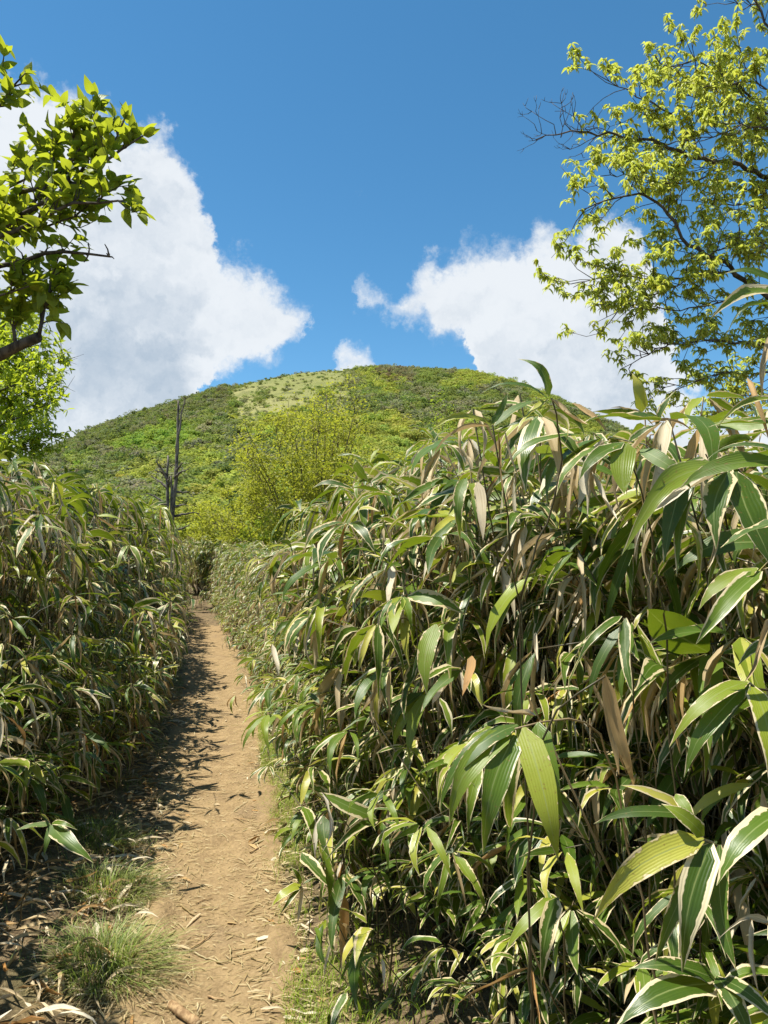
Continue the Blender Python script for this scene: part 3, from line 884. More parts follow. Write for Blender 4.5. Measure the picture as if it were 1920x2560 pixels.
def build_near_bamboo():
    r = np.random.default_rng(21)
    # right bank, close to the camera: rows from the edge inwards
    for row, (depth, n) in enumerate([(0.08, 40), (0.38, 36), (0.62, 46), (0.95, 34)]):
        for i in range(n):
            s = 1.0 + 6.3 * ((i + r.uniform(0.1, 0.9)) / n) ** 1.15
            p, q, _ = along(BR, s)
            nout = np.array([-q[1], q[0]])          # towards the path
            dd = max(0.02, depth + r.uniform(-0.16, 0.16))
            p = p - nout * dd
            if p[1] < 0.55: continue
            if row == 0 and 1.3 < p[1] < 2.7 and r.uniform() < 0.75: continue
            if row == 1 and 1.5 < p[1] < 2.6 and r.uniform() < 0.45: continue
            Hmax = sil_height(p[0], max(p[1], 0.8), SIL_R, -0.02)
            H = Hmax * [r.uniform(0.22, 0.62), r.uniform(0.45, 0.85), r.uniform(0.72, 0.98), r.uniform(0.9, 1.03)][row]
            H = float(np.clip(H, 0.3, 2.2))
            place_bamboo(p, nout + r.normal(0, 0.55, 2), H, (r.uniform(0.12, 0.42) if row < 2 else r.uniform(0.25, 0.72)) * min(1, H), r, ok_right,
                         '%s bamboo, broad cream-edged leaves, %s, %s' % (['short', 'waist-high', 'tall', 'topmost'][row], ['at the right bank foot', 'on the right bank front', 'inside the right bank', 'on the right bank top'][row],
                                                                             'closest to the camera' if p[1] < 1.9 else ('midway along' if p[1] < 3.4 else 'farther up the path')), 'bamboo plants of the near right bank',
                         r.uniform(0.19, 0.275) * (0.8 if row == 0 else 1), 3 if row < 2 else 4, 7, [0.16, 0.24, 0.36, 0.42][row], 0.3 if row < 2 else 0.55, wscale=1.12)
    for i in range(46):
        s = 2.6 + 5.5 * (i + r.uniform()) / 46
        p, q, _ = along(BR, s)
        nout = np.array([-q[1], q[0]]); p = p + nout * r.uniform(-0.1, 0.16)
        place_bamboo(p, nout + r.normal(0, 0.8, 2), r.uniform(0.16, 0.42), r.uniform(0.03, 0.15), r, ok_right,
                     'small-leaved bamboo shoot in the grass at the foot of the right bank', 'bamboo shoots at the foot of the right bank', r.uniform(0.09, 0.14), 3, 5, 0.12, 0.2, 'bamboo_shoot')
    # left bank
    for row, (depth, n) in enumerate([(0.03, 44), (0.12, 40), (0.42, 42), (0.85, 32)]):
        for i in range(n):
            s = 1.0 + 7.5 * ((i + r.uniform(0.1, 0.9)) / n) ** 1.1
            p, q, _ = along(BL, s)
            nout = np.array([q[1], -q[0]])
            p = p - nout * max(0.02, depth + r.uniform(-0.2, 0.2))
            Hmax = sil_height(p[0], p[1], SIL_L, -0.02)
            H = float(np.clip(Hmax * [r.uniform(0.12, 0.35), r.uniform(0.35, 0.65), r.uniform(0.55, 0.9), r.uniform(0.8, 1.0)][row], 0.3, 2.4))
            place_bamboo(p, nout + np.array([0, -0.45]) + r.normal(0, 0.5, 2), H, r.uniform(0.15, 0.5) * min(1, H), r, ok_left,
                         '%s bamboo, narrow drooping leaves, %s, %s' % (['low', 'short', 'shoulder-high', 'topmost'][row], ['at the left bank foot', 'on the left bank front', 'inside the left bank', 'on the left bank top'][row],
                                                                                'by the left picture edge' if p[1] < 4.2 else ('midway along' if p[1] < 6.2 else 'farther up the path')), 'bamboo plants of the near left bank',
                         r.uniform(0.18, 0.26), 3, 6, [0.25, 0.3, 0.36, 0.42][row], 0.3, wscale=0.82)

def build_thickets():
    r = np.random.default_rng(33)
    tall = []; low = []
    for i in range(8):
        tubes, leaves = bamboo(1.0, 0.3, r, r.uniform(0.16, 0.2), 5, 6, 0.10, 0.12, 1.0)
        low.append(joined_variant('bamboo_low', tubes, leaves, r))
    for i in range(14):
        tubes, leaves = bamboo(1.0, 0.22, r, r.uniform(0.13, 0.165), 4, 6, [0.36, 0.52][i % 2], 0.3, 0.95)
        tall.append(joined_variant('bamboo_tall', tubes, leaves, r))
    vc = variant_collection('thicket_cane', tall + low)
    def fill(name, label, P, A, H, LOW):
        n = len(P)
        P = np.asarray(P); z = ground_z(P[:, 0], P[:, 1])
        k = 0.62 + 0.38 * H                         # leaves stay about the same size when the cane is shorter
        S = np.column_stack([k, k, H]); R = np.column_stack([r.normal(0, 0.06, n), r.normal(0, 0.06, n), A])
        scatter(name, vc, np.column_stack([P, z - 0.01]), R, S, np.where(np.array(LOW), 14 + r.integers(0, 8, n), r.integers(0, 14, n)), None, label, 'bamboo thicket')
    # ---- right: behind the near plants, along the far edge and over the field
    P = []; A = []; H = []; LOW = []
    def put(B, sgn, s0, s1, n, d0, d1, sil, hf, other=None):
        for i in range(n):
            s = s0 + (s1 - s0) * r.uniform() ** 1.25
            p, q, _ = along(B, s)
            nout = np.array([-q[1], q[0]]) * sgn
            dd = r.uniform(d0, d1)
            p = p - nout * dd
            if p[1] < 0.5: continue
            hm = sil_height(p[0], max(p[1], 1.0), sil, -0.24 if sgn > 0 else -0.10)
            f = 0.45 + 0.55 * min(1, dd / 0.6)
            h = np.clip(min(hm * r.uniform(*hf), 2.5) * f, 0.35, 2.4)
            if hm < 0.5: continue
            P.append(p); A.append(math.atan2(nout[1], nout[0]) + r.normal(0, 0.8)); H.append(h); LOW.append(dd > 0.5 and r.uniform() < 0.2)
    put(BR, 1, 0.9, 7.5, 800, 0.4, 1.8, SIL_R, (0.72, 0.98))
    put(BR, 1, 7.0, 31, 1500, 0.0, 1.3, SIL_R, (0.75, 1.0))
    # low tangle that closes the foot of the bank
    for i in range(620):
        s = 1.6 + 6.5 * r.uniform()
        p, q, _ = along(BR, s); nout = np.array([-q[1], q[0]])
        p = p - nout * r.uniform(0.22, 1.25)
        if p[1] < 0.7: continue
        P.append(p); A.append(math.atan2(nout[1], nout[0]) + r.normal(0, 1.1)); H.append(r.uniform(0.3, 1.0)); LOW.append(True)
    # the field of bamboo behind, its top seen at a flat angle
    m = 2300
    y = r.uniform(4.5, 33, m); x = r.uniform(-0.42, 0.16, m) * (y + 4)
    pr, qr, _ = along(BR, np.linspace(0, 31, 300))
    for xx, yy in zip(x, y):
        j = np.argmin(np.abs(pr[:, 1] - yy))
        edge = pr[j, 0] if yy < 25 else -60
        if xx < edge + 1.0: continue
        P.append((xx, yy)); A.append(-PI / 2 + r.normal(0, 1.3)); H.append(np.clip(sil_height(xx, yy, SIL_R, -0.24), 1.1, 2.5) * r.uniform(0.85, 1.02)); LOW.append(False)
    fill('bamboo_thicket', 'dense dwarf bamboo filling the bank and field right of the path', P, np.array(A), np.array(H), LOW)
    P = []; A = []; H = []; LOW = []
    put(BL, -1, 1.2, 9.5, 420, 0.6, 2.2, SIL_L, (0.75, 1.0))
    for i in range(380):
        s = 1.0 + 7.5 * r.uniform()
        p, q, _ = along(BL, s); nout = np.array([q[1], -q[0]])
        p = p - nout * r.uniform(0.2, 1.0)
        P.append(p); A.append(math.atan2(nout[1], nout[0]) + r.normal(0, 1.1)); H.append(r.uniform(0.3, 1.0)); LOW.append(True)
    put(BL, -1, 8.5, 24.5, 1100, 0.0, 1.6, SIL_L, (0.78, 1.0))
    m = 700
    for i in range(m):
        yy = r.uniform(3, 27); 
        pl, _, _ = along(BL, np.linspace(0, 24, 200))
        xx = pl[np.argmin(np.abs(pl[:, 1] - yy)), 0] - 1.4 - r.uniform(0, 4.5)
        P.append((xx, yy)); A.append(r.uniform(0, 6.28)); H.append(np.clip(sil_height(xx, yy, SIL_L, -0.12), 1.2, 2.4) * r.uniform(0.85, 1.02)); LOW.append(False)
    fill('bamboo_thicket', 'dense dwarf bamboo packed behind the left edge of the path', P, np.array(A), np.array(H), LOW)

build_near_bamboo()
build_thickets()

# ------------------------------------------------------------------ trees
def broad_template(segs, hw, arch, fold, wave, seed, peak=0.38):
    r = np.random.default_rng(seed)
    t = np.linspace(0, 1, segs + 1)
    prof = np.sin(np.clip(t, 0, 1) ** (math.log(0.5) / math.log(peak)) * PI) ** 0.75 * (1 - 0.25 * t ** 3)
    prof = np.clip(prof, 0.03, 1)
    V = []; U = []
    for i, tt in enumerate(t):
        z = arch * 4 * tt * (1 - tt) - 0.2 * tt * tt
        for c in (-1, 0, 1):
            V.append((c * hw * prof[i] * math.cos(fold), tt, z + abs(c) * hw * prof[i] * math.sin(fold) + (wave * hw * math.sin(tt * 8 + c) if c else 0)))
            U.append(((c + 1) / 2, tt))
    i = np.arange(segs)[:, None] * 3 + np.arange(2)[None, :]
    return np.array(V), np.stack([i, i + 1, i + 4, i + 3], -1).reshape(-1, 4), np.array(U)

TR = np.random.default_rng(55)
BROAD = [broad_template(5, TR.uniform(0.26, 0.33), TR.uniform(0.0, 0.08), TR.uniform(0.1, 0.45), 0.1, i) for i in range(6)]
SLIM = [broad_template(4, TR.uniform(0.16, 0.22), TR.uniform(0.0, 0.08), TR.uniform(0.1, 0.5), 0.1, 20 + i, 0.42) for i in range(6)]
DROOPY = [broad_template(5, TR.uniform(0.19, 0.27), TR.uniform(0.03, 0.12), TR.uniform(0.2, 0.7), 0.15, 40 + i, 0.4) for i in range(6)]

def curve_pts(P, n, jit, r):
    P = resample(np.asarray(P, float), n)
    for _ in range(2):
        P[1:-1] = 0.25 * P[:-2] + 0.5 * P[1:-1] + 0.25 * P[2:]
    P[1:] += r.normal(0, jit, (n - 1, P.shape[1]))
    return P

def px_limb(pts, r, n=None, jit=0.006):
    """photo pixels with distances -> world polyline"""
    P = np.array([at(*p) for p in pts])
    L = np.linalg.norm(np.diff(P, axis=0), axis=1).sum()
    return curve_pts(P, n or max(6, int(L / 0.06)), jit, r)

def sprout(P, i, r, up=0.3, fwd=0.6, spread=1.0):
    d = nrm(P[min(i + 1, len(P) - 1)] - P[max(i - 1, 0)])
    s = r.normal(size=3); s -= d * s.dot(d); s = nrm(s)
    return nrm(d * fwd + s * spread + UP * up)

def twig(tb, p, d, L, rad, r, bend=0.25, n=5, up=0.1):
    pts = [np.array(p)]
    for i in range(n - 1):
        d = nrm(d + r.normal(0, bend, 3) + UP * up)
        pts.append(pts[-1] + d * L / (n - 1))
    pts = np.array(pts)
    tb.add(pts, np.linspace(rad, rad * 0.45, n), 4)
    return pts

def finish_tree(name, label, base, wood, leaves, bark, leafmat, temps, cat='tree', nparts=300, group=None):
    """wood: dict part name -> Tubes (world space); leaves: list of (template index, world matrix)"""
    base = np.asarray(base, float)
    e = empty(name, base, label, cat, group)
    for pn, tbs in wood.items():
        for tb in (tbs if isinstance(tbs, list) else [tbs]):
            if not tb.V: continue
            me = tb.mesh(pn, bark)
            me.transform(Matrix.Translation(Vector([-float(c) for c in base])))
            o = link(pn, me, e)
            if pn == 'twigs': o['kind'] = 'stuff'
    if not leaves: return e
    mats = np.array([M for _, M in leaves]); ix = np.array([i for i, _ in leaves])
    mats[:, :3, 3] -= base
    mid = mats[:, :3, 3] + base + 0.5 * mats[:, :3, 1]
    px, py, d = proj(mid)
    inside = (px > -20) & (px < 1940) & (py > -20) & (py < 2580) & (d > 0.2)
    size = np.linalg.norm(mats[:, :3, 1], axis=1) / np.maximum(d, 0.2) * np.where(inside, 1, 0.001)
    order = np.argsort(-size)
    single = [mesh_np('leaf', V, Fq, leafmat, uv=U) for V, Fq, U in temps]
    for j in order[:nparts]:
        link('leaf', single[ix[j]], e, mat=mats[j])
    rest = order[nparts:]
    Vs, Fs, Us, Ls = [], [], [], []; n = 0
    for t in range(len(temps)):
        sel = rest[ix[rest] == t]
        if not len(sel): continue
        V, Fq = bulk(temps[t][0], temps[t][1], mats[sel])
        Vs.append(V); Fs.append(Fq + n); n += len(V)
        Us.append(np.tile(temps[t][2], (len(sel), 1))); Ls.append(np.repeat(TR.uniform(0, 1, len(sel)), len(temps[t][0])))
    if Vs:
        o = link('foliage', mesh_np('foliage', np.concatenate(Vs), np.concatenate(Fs), leafmat, uv=np.concatenate(Us), attrs={'lr': np.concatenate(Ls)}), e)
        o['kind'] = 'stuff'
    return e

def leaf_at(leaves, p, d, r, L, nt, nrml=None):
    nn = nrm(UP + r.normal(0, 0.5, 3)) if nrml is None else nrml
    leaves.append((int(r.integers(0, nt)), leaf_matrix(p, d, nn, L * r.uniform(0.7, 1.15), L * r.uniform(0.8, 1.1))))

def build_left_tree():
    r = np.random.default_rng(61)
    trunk = Tubes(8); limb = []; tw = Tubes(4); leaves = []
    KD = 0.84; D = 2.62
    bx, by = at(-330, 900, D * KD)[:2]
    base = np.array([bx, by, 0.0])
    T = curve_pts([base - UP * 0.1, base + [0.05, 0, 0.9], base + [-0.02, 0.03, 1.8], base + [0.04, 0, 2.7], base + [-0.1, 0.05, 3.6]], 22, 0.008, r)
    trunk.add(T, np.linspace(0.06, 0.006, 22), 8, 0.1)
    spec = [  # polyline in photo pixels with distance, radii, twig density, leafy from fraction
        ([(-330, 960, D), (-120, 890, D), (0, 858, 2.58), (55, 832, 2.56), (97, 814, 2.55)], 0.024, 0.016, 0, 0),
        ([(-330, 720, D), (-120, 665, D), (0, 642, 2.6), (60, 622, 2.6), (130, 606, 2.58), (195, 600, 2.58), (240, 601, 2.57), (276, 613, 2.56)], 0.014, 0.003, 5, 0.0),
        ([(-330, 700, 2.7), (-80, 600, 2.7), (60, 510, 2.68), (150, 450, 2.66), (250, 385, 2.64), (325, 328, 2.62), (352, 312, 2.62)], 0.016, 0.003, 22, 0.25),
        ([(-330, 600, 2.8), (-60, 500, 2.8), (90, 440, 2.75), (200, 405, 2.7), (262, 372, 2.7), (285, 325, 2.7), (312, 272, 2.7)], 0.014, 0.0025, 20, 0.25),
        ([(-330, 700, 2.5), (-60, 590, 2.5), (100, 520, 2.52), (210, 470, 2.54), (290, 466, 2.55), (346, 486, 2.55)], 0.013, 0.0022, 24, 0.2),
        ([(-330, 520, 2.6), (-90, 330, 2.6), (10, 225, 2.6), (45, 185, 2.6), (66, 155, 2.6)], 0.012, 0.002, 8, 0.62),
        ([(-200, 560, 2.9), (-20, 470, 2.9), (60, 440, 2.85), (95, 390, 2.85), (105, 330, 2.85)], 0.009, 0.002, 12, 0.3),
        ([(60, 510, 2.68), (130, 430, 2.7), (143, 370, 2.7), (140, 300, 2.7)], 0.006, 0.002, 9, 0.3),
        ([(150, 450, 2.66), (188, 370, 2.66), (186, 290, 2.66)], 0.006, 0.0018, 8, 0.35),
        ([(200, 405, 2.7), (232, 320, 2.72), (244, 250, 2.72)], 0.005, 0.0016, 7, 0.3),
        ([(-200, 640, 2.75), (0, 560, 2.75), (110, 545, 2.75), (190, 520, 2.72), (225, 480, 2.7)], 0.009, 0.002, 22, 0.2),
        ([(97, 814, 2.55), (112, 765, 2.56), (128, 700, 2.58), (132, 635, 2.6)], 0.006, 0.002, 11, 0.2),
        ([(40, 838, 2.57), (38, 760, 2.6), (50, 690, 2.62), (90, 640, 2.62)], 0.006, 0.002, 11, 0.2),
        ([(-330, 640, 2.62), (-470, 520, 2.6), (-620, 450, 2.6)], 0.014, 0.003, 26, 0.3),
        ([(-330, 420, 2.62), (-430, 240, 2.7), (-520, 60, 2.8)], 0.012, 0.003, 24, 0.2),
        ([(-335, 300, 2.62), (-330, 60, 2.62), (-270, -140, 2.6)], 0.012, 0.003, 26, 0.1),
        ([(-330, 560, 2.62), (-420, 420, 3.0), (-500, 330, 3.4)], 0.012, 0.003, 24, 0.2),
        ([(-330, 480, 2.62), (-260, 300, 2.75), (-180, 120, 2.85)], 0.010, 0.003, 22, 0.3),
        ([(-150, 820, 2.5), (-60, 740, 2.5), (20, 700, 2.5), (80, 690, 2.5)], 0.008, 0.002, 12, 0.3),
    ]
    for pts, r0, r1, nt, lf in spec:
        P = px_limb([(x, y + 28, d * KD) for x, y, d in pts], r, jit=0.005)
        limb.append(Tubes(6)); limb[-1].add(P, np.linspace(r0, r1, len(P)), 6, 0.15)
        if nt == 5:      # the dead end: knobs and short spurs only
            for _ in range(16):
                i = int(r.integers(int(len(P) * 0.62), len(P)))
                twig(tw, P[i], nrm(r.normal(size=3)), r.uniform(0.012, 0.05), 0.003, r, 0.4, 3)
        for k in range(nt):
            f = lf + (1 - lf) * (k + r.uniform()) / max(nt, 1)
            if nt == 5 and f > 0.5: continue
            i = min(len(P) - 1, int(f * (len(P) - 1)))
            d = sprout(P, i, r, 0.35, 0.8)
            L = r.uniform(0.05, 0.15)
            Q = twig(tw, P[i], d, L, 0.0026, r, 0.25, 5, 0.12)
            for j in range(1, 5):
                for _ in range(2 if j < 4 else 3):
                    dd = nrm(nrm(Q[j] - Q[j - 1]) * 0.6 + r.normal(0, 0.75, 3) + UP * r.uniform(-0.35, 0.25))
                    leaf_at(leaves, Q[j], dd, r, 0.052, 6)
        if nt and nt != 5:
            for _ in range(4):
                leaf_at(leaves, P[-1], nrm(nrm(P[-1] - P[-2]) + r.normal(0, 0.5, 3)), r, 0.050, 6)
    finish_tree('broadleaf_tree', 'near broad-leaved tree reaching in from the left with glossy pointed leaves', base, {'trunk': trunk, 'limb': limb, 'twigs': tw}, leaves, M_BARK_L, M_LEAF_L, BROAD)

def build_right_tree():
    r = np.random.default_rng(62)
    trunk = Tubes(8); limb = []; tw = Tubes(4); leaves = []
    D = 4.7
    bx, by = at(2230, 900, D)[:2]
    base = np.array([bx, by, 0.0])
    T = curve_pts([base - UP * 0.1, base + [-0.1, 0, 1.2], base + [-0.25, 0.02, 2.5], base + [-0.3, 0, 4.0], base + [-0.55, 0.05, 5.6], base + [-0.75, 0.05, 6.8]], 30, 0.01, r)
    trunk.add(T, np.linspace(0.12, 0.012, 30), 9, 0.1)
    spec = [   # polyline, r0, r1, twigs per metre, leafy range (fractions), bare from
        ([(2160, 860, 4.75), (2040, 800, 4.7), (1920, 741, 4.6), (1880, 718, 4.6), (1845, 677, 4.6), (1770, 642, 4.55), (1712, 613, 4.55), (1686, 550, 4.5), (1660, 509, 4.5), (1600, 480, 4.45), (1520, 500, 4.4), (1440, 526, 4.4)], 0.034, 0.004, 15, 0.15, 1.1),
        ([(2120, 560, 4.8), (2000, 480, 4.75), (1920, 446, 4.7), (1840, 405, 4.7), (1753, 399, 4.65), (1625, 350, 4.6), (1544, 336, 4.6), (1440, 327, 4.55), (1377, 341, 4.5), (1342, 347, 4.5)], 0.030, 0.004, 15, 0.1, 0.74),
        ([(1753, 399, 4.65), (1720, 300, 4.6), (1640, 270, 4.55), (1560, 215, 4.5), (1502, 186, 4.5)], 0.011, 0.003, 15, 0.1, 1.1),
        ([(2090, 420, 4.9), (1960, 330, 4.8), (1870, 240, 4.8), (1815, 180, 4.75), (1760, 153, 4.7), (1655, 168, 4.65), (1640, 140, 4.6)], 0.018, 0.003, 14, 0.2, 1.1),
        ([(2000, 160, 4.9), (1920, 87, 4.8), (1892, 10, 4.8), (1870, -60, 4.8)], 0.016, 0.008, 13, 0.1, 1.1),
        ([(1892, 10, 4.8), (1850, 20, 4.75), (1818, 3, 4.7)], 0.006, 0.002, 12, 0.1, 1.1),
        ([(1840, 405, 4.7), (1740, 450, 4.65), (1650, 460, 4.6), (1580, 440, 4.55), (1500, 440, 4.5)], 0.010, 0.003, 15, 0.1, 1.1),
        ([(2060, 540, 4.9), (1930, 525, 4.8), (1850, 515, 4.75), (1790, 508, 4.7), (1730, 530, 4.7)], 0.012, 0.003, 12, 0.1, 1.1),
        ([(2040, 470, 5.1), (1900, 360, 5.0), (1830, 290, 4.95), (1780, 250, 4.9), (1700, 240, 4.85)], 0.014, 0.003, 16, 0.1, 1.1),
        ([(1845, 677, 4.6), (1740, 690, 4.5), (1650, 700, 4.45), (1560, 690, 4.4), (1490, 690, 4.4), (1432, 712, 4.4)], 0.012, 0.003, 16, 0.1, 1.1),
        ([(1740, 690, 4.5), (1620, 745, 4.45), (1560, 775, 4.4), (1490, 800, 4.4)], 0.007, 0.002, 15, 0.15, 1.1),
        ([(2100, 880, 4.7), (1960, 860, 4.6), (1880, 856, 4.55), (1741, 851, 4.5), (1654, 868, 4.45), (1600, 895, 4.4), (1556, 918, 4.4)], 0.020, 0.003, 15, 0.1, 1.1),
        ([(1770, 642, 4.55), (1860, 600, 4.7), (1920, 610, 4.8)], 0.008, 0.003, 14, 0.1, 1.1),
        ([(1880, 718, 4.6), (1800, 760, 4.5), (1700, 775, 4.45), (1600, 770, 4.4), (1560, 800, 4.4)], 0.009, 0.003, 13, 0.2, 1.1),
        ([(2060, 960, 4.9), (1920, 930, 4.8), (1820, 930, 4.75), (1720, 960, 4.7), (1640, 965, 4.65)], 0.012, 0.003, 16, 0.1, 1.1),
        ([(2060, 330, 4.7), (1960, 250, 4.65), (1880, 200, 4.6), (1800, 215, 4.55), (1730, 205, 4.5)], 0.012, 0.003, 17, 0.1, 1.1),
        ([(2040, 420, 4.5), (1950, 330, 4.45), (1870, 310, 4.4), (1780, 340, 4.4), (1700, 350, 4.4)], 0.012, 0.003, 17, 0.1, 1.1),
        ([(2060, 700, 4.5), (1960, 640, 4.45), (1880, 600, 4.4), (1800, 590, 4.4)], 0.010, 0.003, 15, 0.1, 1.1),
        ([(2060, 1010, 5.2), (1930, 985, 5.1), (1850, 1000, 5.0), (1790, 1030, 5.0)], 0.010, 0.003, 18, 0.1, 1.1),
    ]
    for si, (pts, r0, r1, dens, l0, bare) in enumerate(spec):
        P = px_limb(pts, r, jit=0.009)
        L = np.linalg.norm(np.diff(P, axis=0), axis=1).sum()
        limb.append(Tubes(6)); limb[-1].add(P, np.linspace(r0 * 0.72, r1 * 0.7, len(P)) , 6, 0.12)
        nt = int(L * dens * 1.3)
        for k in range(nt):
            f = l0 + (1 - l0) * (k + r.uniform()) / nt
            i = min(len(P) - 1, int(f * (len(P) - 1)))
            isbare = f > bare
            d = sprout(P, i, r, 0.30, 0.8)
            d = nrm(d * [1, 1, 0.5])
            Q = twig(tw, P[i], d, r.uniform(0.14, 0.36) * (0.8 if isbare else 1), 0.0034, r, 0.3, 5, 0.08)
            for s in range(3):
                j = int(r.integers(2, 5))
                d2 = sprout(Q, j, r, 0.25, 0.9)
                Z = twig(tw, Q[j], d2, r.uniform(0.05, 0.15), 0.0026, r, 0.3, 4, 0.14)
                if isbare:
                    for _ in range(2):
                        twig(tw, Z[-1], sprout(Z, 3, r, 0.4, 1.0), r.uniform(0.02, 0.05), 0.0018, r, 0.3, 3)
                    continue
                for j in (1, 2, 3):
                    for _ in range(5):
                        a = r.uniform(0, 6.28)
                        h = np.array([math.cos(a), math.sin(a), 0])
                        dd = nrm(h - UP * r.uniform(0.0, 1.1))
                        leaf_at(leaves, Z[j], dd, r, 0.047, 6, nrm(UP + h * 0.7 + r.normal(0, 0.3, 3)))
    finish_tree('broadleaf_tree', 'tall tree on the right with dark forked branches and small drooping leaves', base, {'trunk': trunk, 'limb': limb, 'twigs': tw}, leaves, M_BARK_R, M_LEAF_R, DROOPY)

def build_bright_tree():
    r = np.random.default_rng(63)
    trunk = Tubes(7); limb = []; tw = Tubes(4); leaves = []
    D = 7.2
    bx, by = at(-230, 1100, D)[:2]
    base = np.array([bx, by, 0.0])
    T = curve_pts([base - UP * 0.1, base + [0.05, 0, 1.2], base + [0.1, 0.1, 2.6], base + [0.0, 0, 4.3]], 18, 0.015, r)
    trunk.add(T, np.linspace(0.10, 0.012, 18), 7, 0.1)
    tips = [(150, 900), (130, 965), (140, 1010), (90, 1060), (110, 860), (60, 800), (100, 930), (20, 760), (60, 900), (40, 980), (30, 1100), (-20, 860), (0, 1010), (80, 1120), (120, 1090), (-40, 760), (20, 930), (-10, 1100), (90, 1010), (60, 860)]
    for px, py in tips:
        e = at(px - 6, py, D + r.uniform(-0.7, 0.7))
        zs = T[:, 2]; i = int(np.argmin(np.abs(zs - (e[2] - 0.55))))
        b = T[i]
        P = curve_pts([b, 0.5 * (b + e) + UP * r.uniform(0, 0.15), e], 10, 0.015, r)
        limb.append(Tubes(5)); limb[-1].add(P, np.linspace(0.016, 0.003, 10), 5)
        for k in range(60):
            j = int(r.integers(3, 10))
            Q = twig(tw, P[j], sprout(P, j, r, 0.3, 0.7), r.uniform(0.12, 0.36), 0.003, r, 0.3, 5, 0.05)
            for q in range(1, 5):
                for _ in range(3):
                    leaf_at(leaves, Q[q], nrm(r.normal(0, 0.8, 3) + nrm(Q[q] - Q[q - 1]) * 0.7 - UP * 0.2), r, 0.07, 6)
    leaves = [l for l in leaves if proj(l[1][:3, 3])[0] < 165 + 12 * math.sin(l[1][2, 3] * 9)]
    finish_tree('broadleaf_tree', 'bright yellow-green small-leaved tree behind the left bamboo bank', base, {'trunk': trunk, 'limb': limb, 'twigs': tw}, leaves, M_BARK_L, M_LEAF_LF, SLIM)

def build_dead_tree():
    r = np.random.default_rng(64)
    D = 24.0
    def w(pts): return [(*p, D + 0.0) for p in pts]
    base = at(425, 1330, D); base[2] = float(ground_z(base[0], base[1]))
    e = empty('dead_tree', base, 'weathered dead tree with bare broken trunks standing above the bamboo', 'tree')
    def part(nm, items, sides=7, rough=0.12):
        tb = Tubes(sides)
        for pts, r0, r1, n in items:
            P = px_limb(w(pts), r, n, 0.012) - base
            tb.add(P, np.linspace(r0, r1, len(P)), sides, rough)
        link(nm, tb.mesh(nm, M_DEAD), e)
    gx, gy = 424, 1470
    part('trunk', [([(430, gy), (428, 1324), (433, 1263), (441, 1176), (444, 1101), (445, 1003)], 0.115, 0.03, 24)])
    part('trunk', [([(420, gy), (416, 1324), (420, 1263), (418, 1199), (420, 1141)], 0.10, 0.03, 18)])
    part('trunk', [([(427, 1400), (430, 1300), (429, 1240), (428, 1190)], 0.085, 0.03, 12)])
    br = [[(441, 1130), (449, 1075), (456, 1035), (460, 998)], [(444, 1060), (440, 1025), (441, 1010)], [(418, 1222), (398, 1202), (370, 1188)], [(418, 1265), (396, 1246), (375, 1236)], [(419, 1199), (408, 1172), (396, 1154)],
          [(438, 1195), (455, 1182), (473, 1179)], [(436, 1290), (462, 1283), (487, 1280)], [(430, 1318), (463, 1324), (482, 1316)], [(439, 1230), (462, 1228)], [(440, 1180), (452, 1166), (460, 1163)], [(420, 1215), (430, 1196), (432, 1190)],
          [(416, 1190), (405, 1180), (392, 1176)], [(434, 1268), (455, 1262), (468, 1263)], [(417, 1300), (392, 1292), (380, 1296)]]
    for b in br:
        k = 6
        tb = Tubes(5)
        P = px_limb(w(b), r, 8, 0.015) - base
        P[:, 1] += np.linspace(0, r.uniform(-0.6, 0.6), len(P))
        tb.add(P, np.linspace(0.055, 0.015, len(P)), 5, 0.1)
        for _ in range(3):
            i = int(r.integers(3, 8)); twig(tb, P[i], sprout(P, i, r, 0.4, 0.8), r.uniform(0.1, 0.35), 0.012, r, 0.3, 4)
        link('branch', tb.mesh('branch', M_DEAD), e)

def foliage_mat(name, stops, tfac=0.55):
    m, w, out = material(name)
    r = leaf_random(w)
    col = w.ramp(r, stops)
    principled(w, out, col, 0.55, 0.3, trans=w.mix(0.5, col, (0.42, 0.46, 0.02)), tfac=tfac)
    return m
FOL = {
    'olive': foliage_mat('foliage_olive', [(0, (0.24, 0.25, 0.035)), (0.5, (0.36, 0.37, 0.045)), (1, (0.48, 0.46, 0.06))]),
    'yellow': foliage_mat('foliage_yellow', [(0, (0.28, 0.30, 0.035)), (0.5, (0.40, 0.41, 0.05)), (1, (0.50, 0.49, 0.07))]),
    'green': foliage_mat('foliage_green', [(0, (0.09, 0.15, 0.025)), (0.5, (0.15, 0.23, 0.03)), (1, (0.23, 0.31, 0.04))]),
    'fresh': foliage_mat('foliage_fresh', [(0, (0.14, 0.22, 0.03)), (0.5, (0.20, 0.32, 0.035)), (1, (0.28, 0.40, 0.05))]),
}

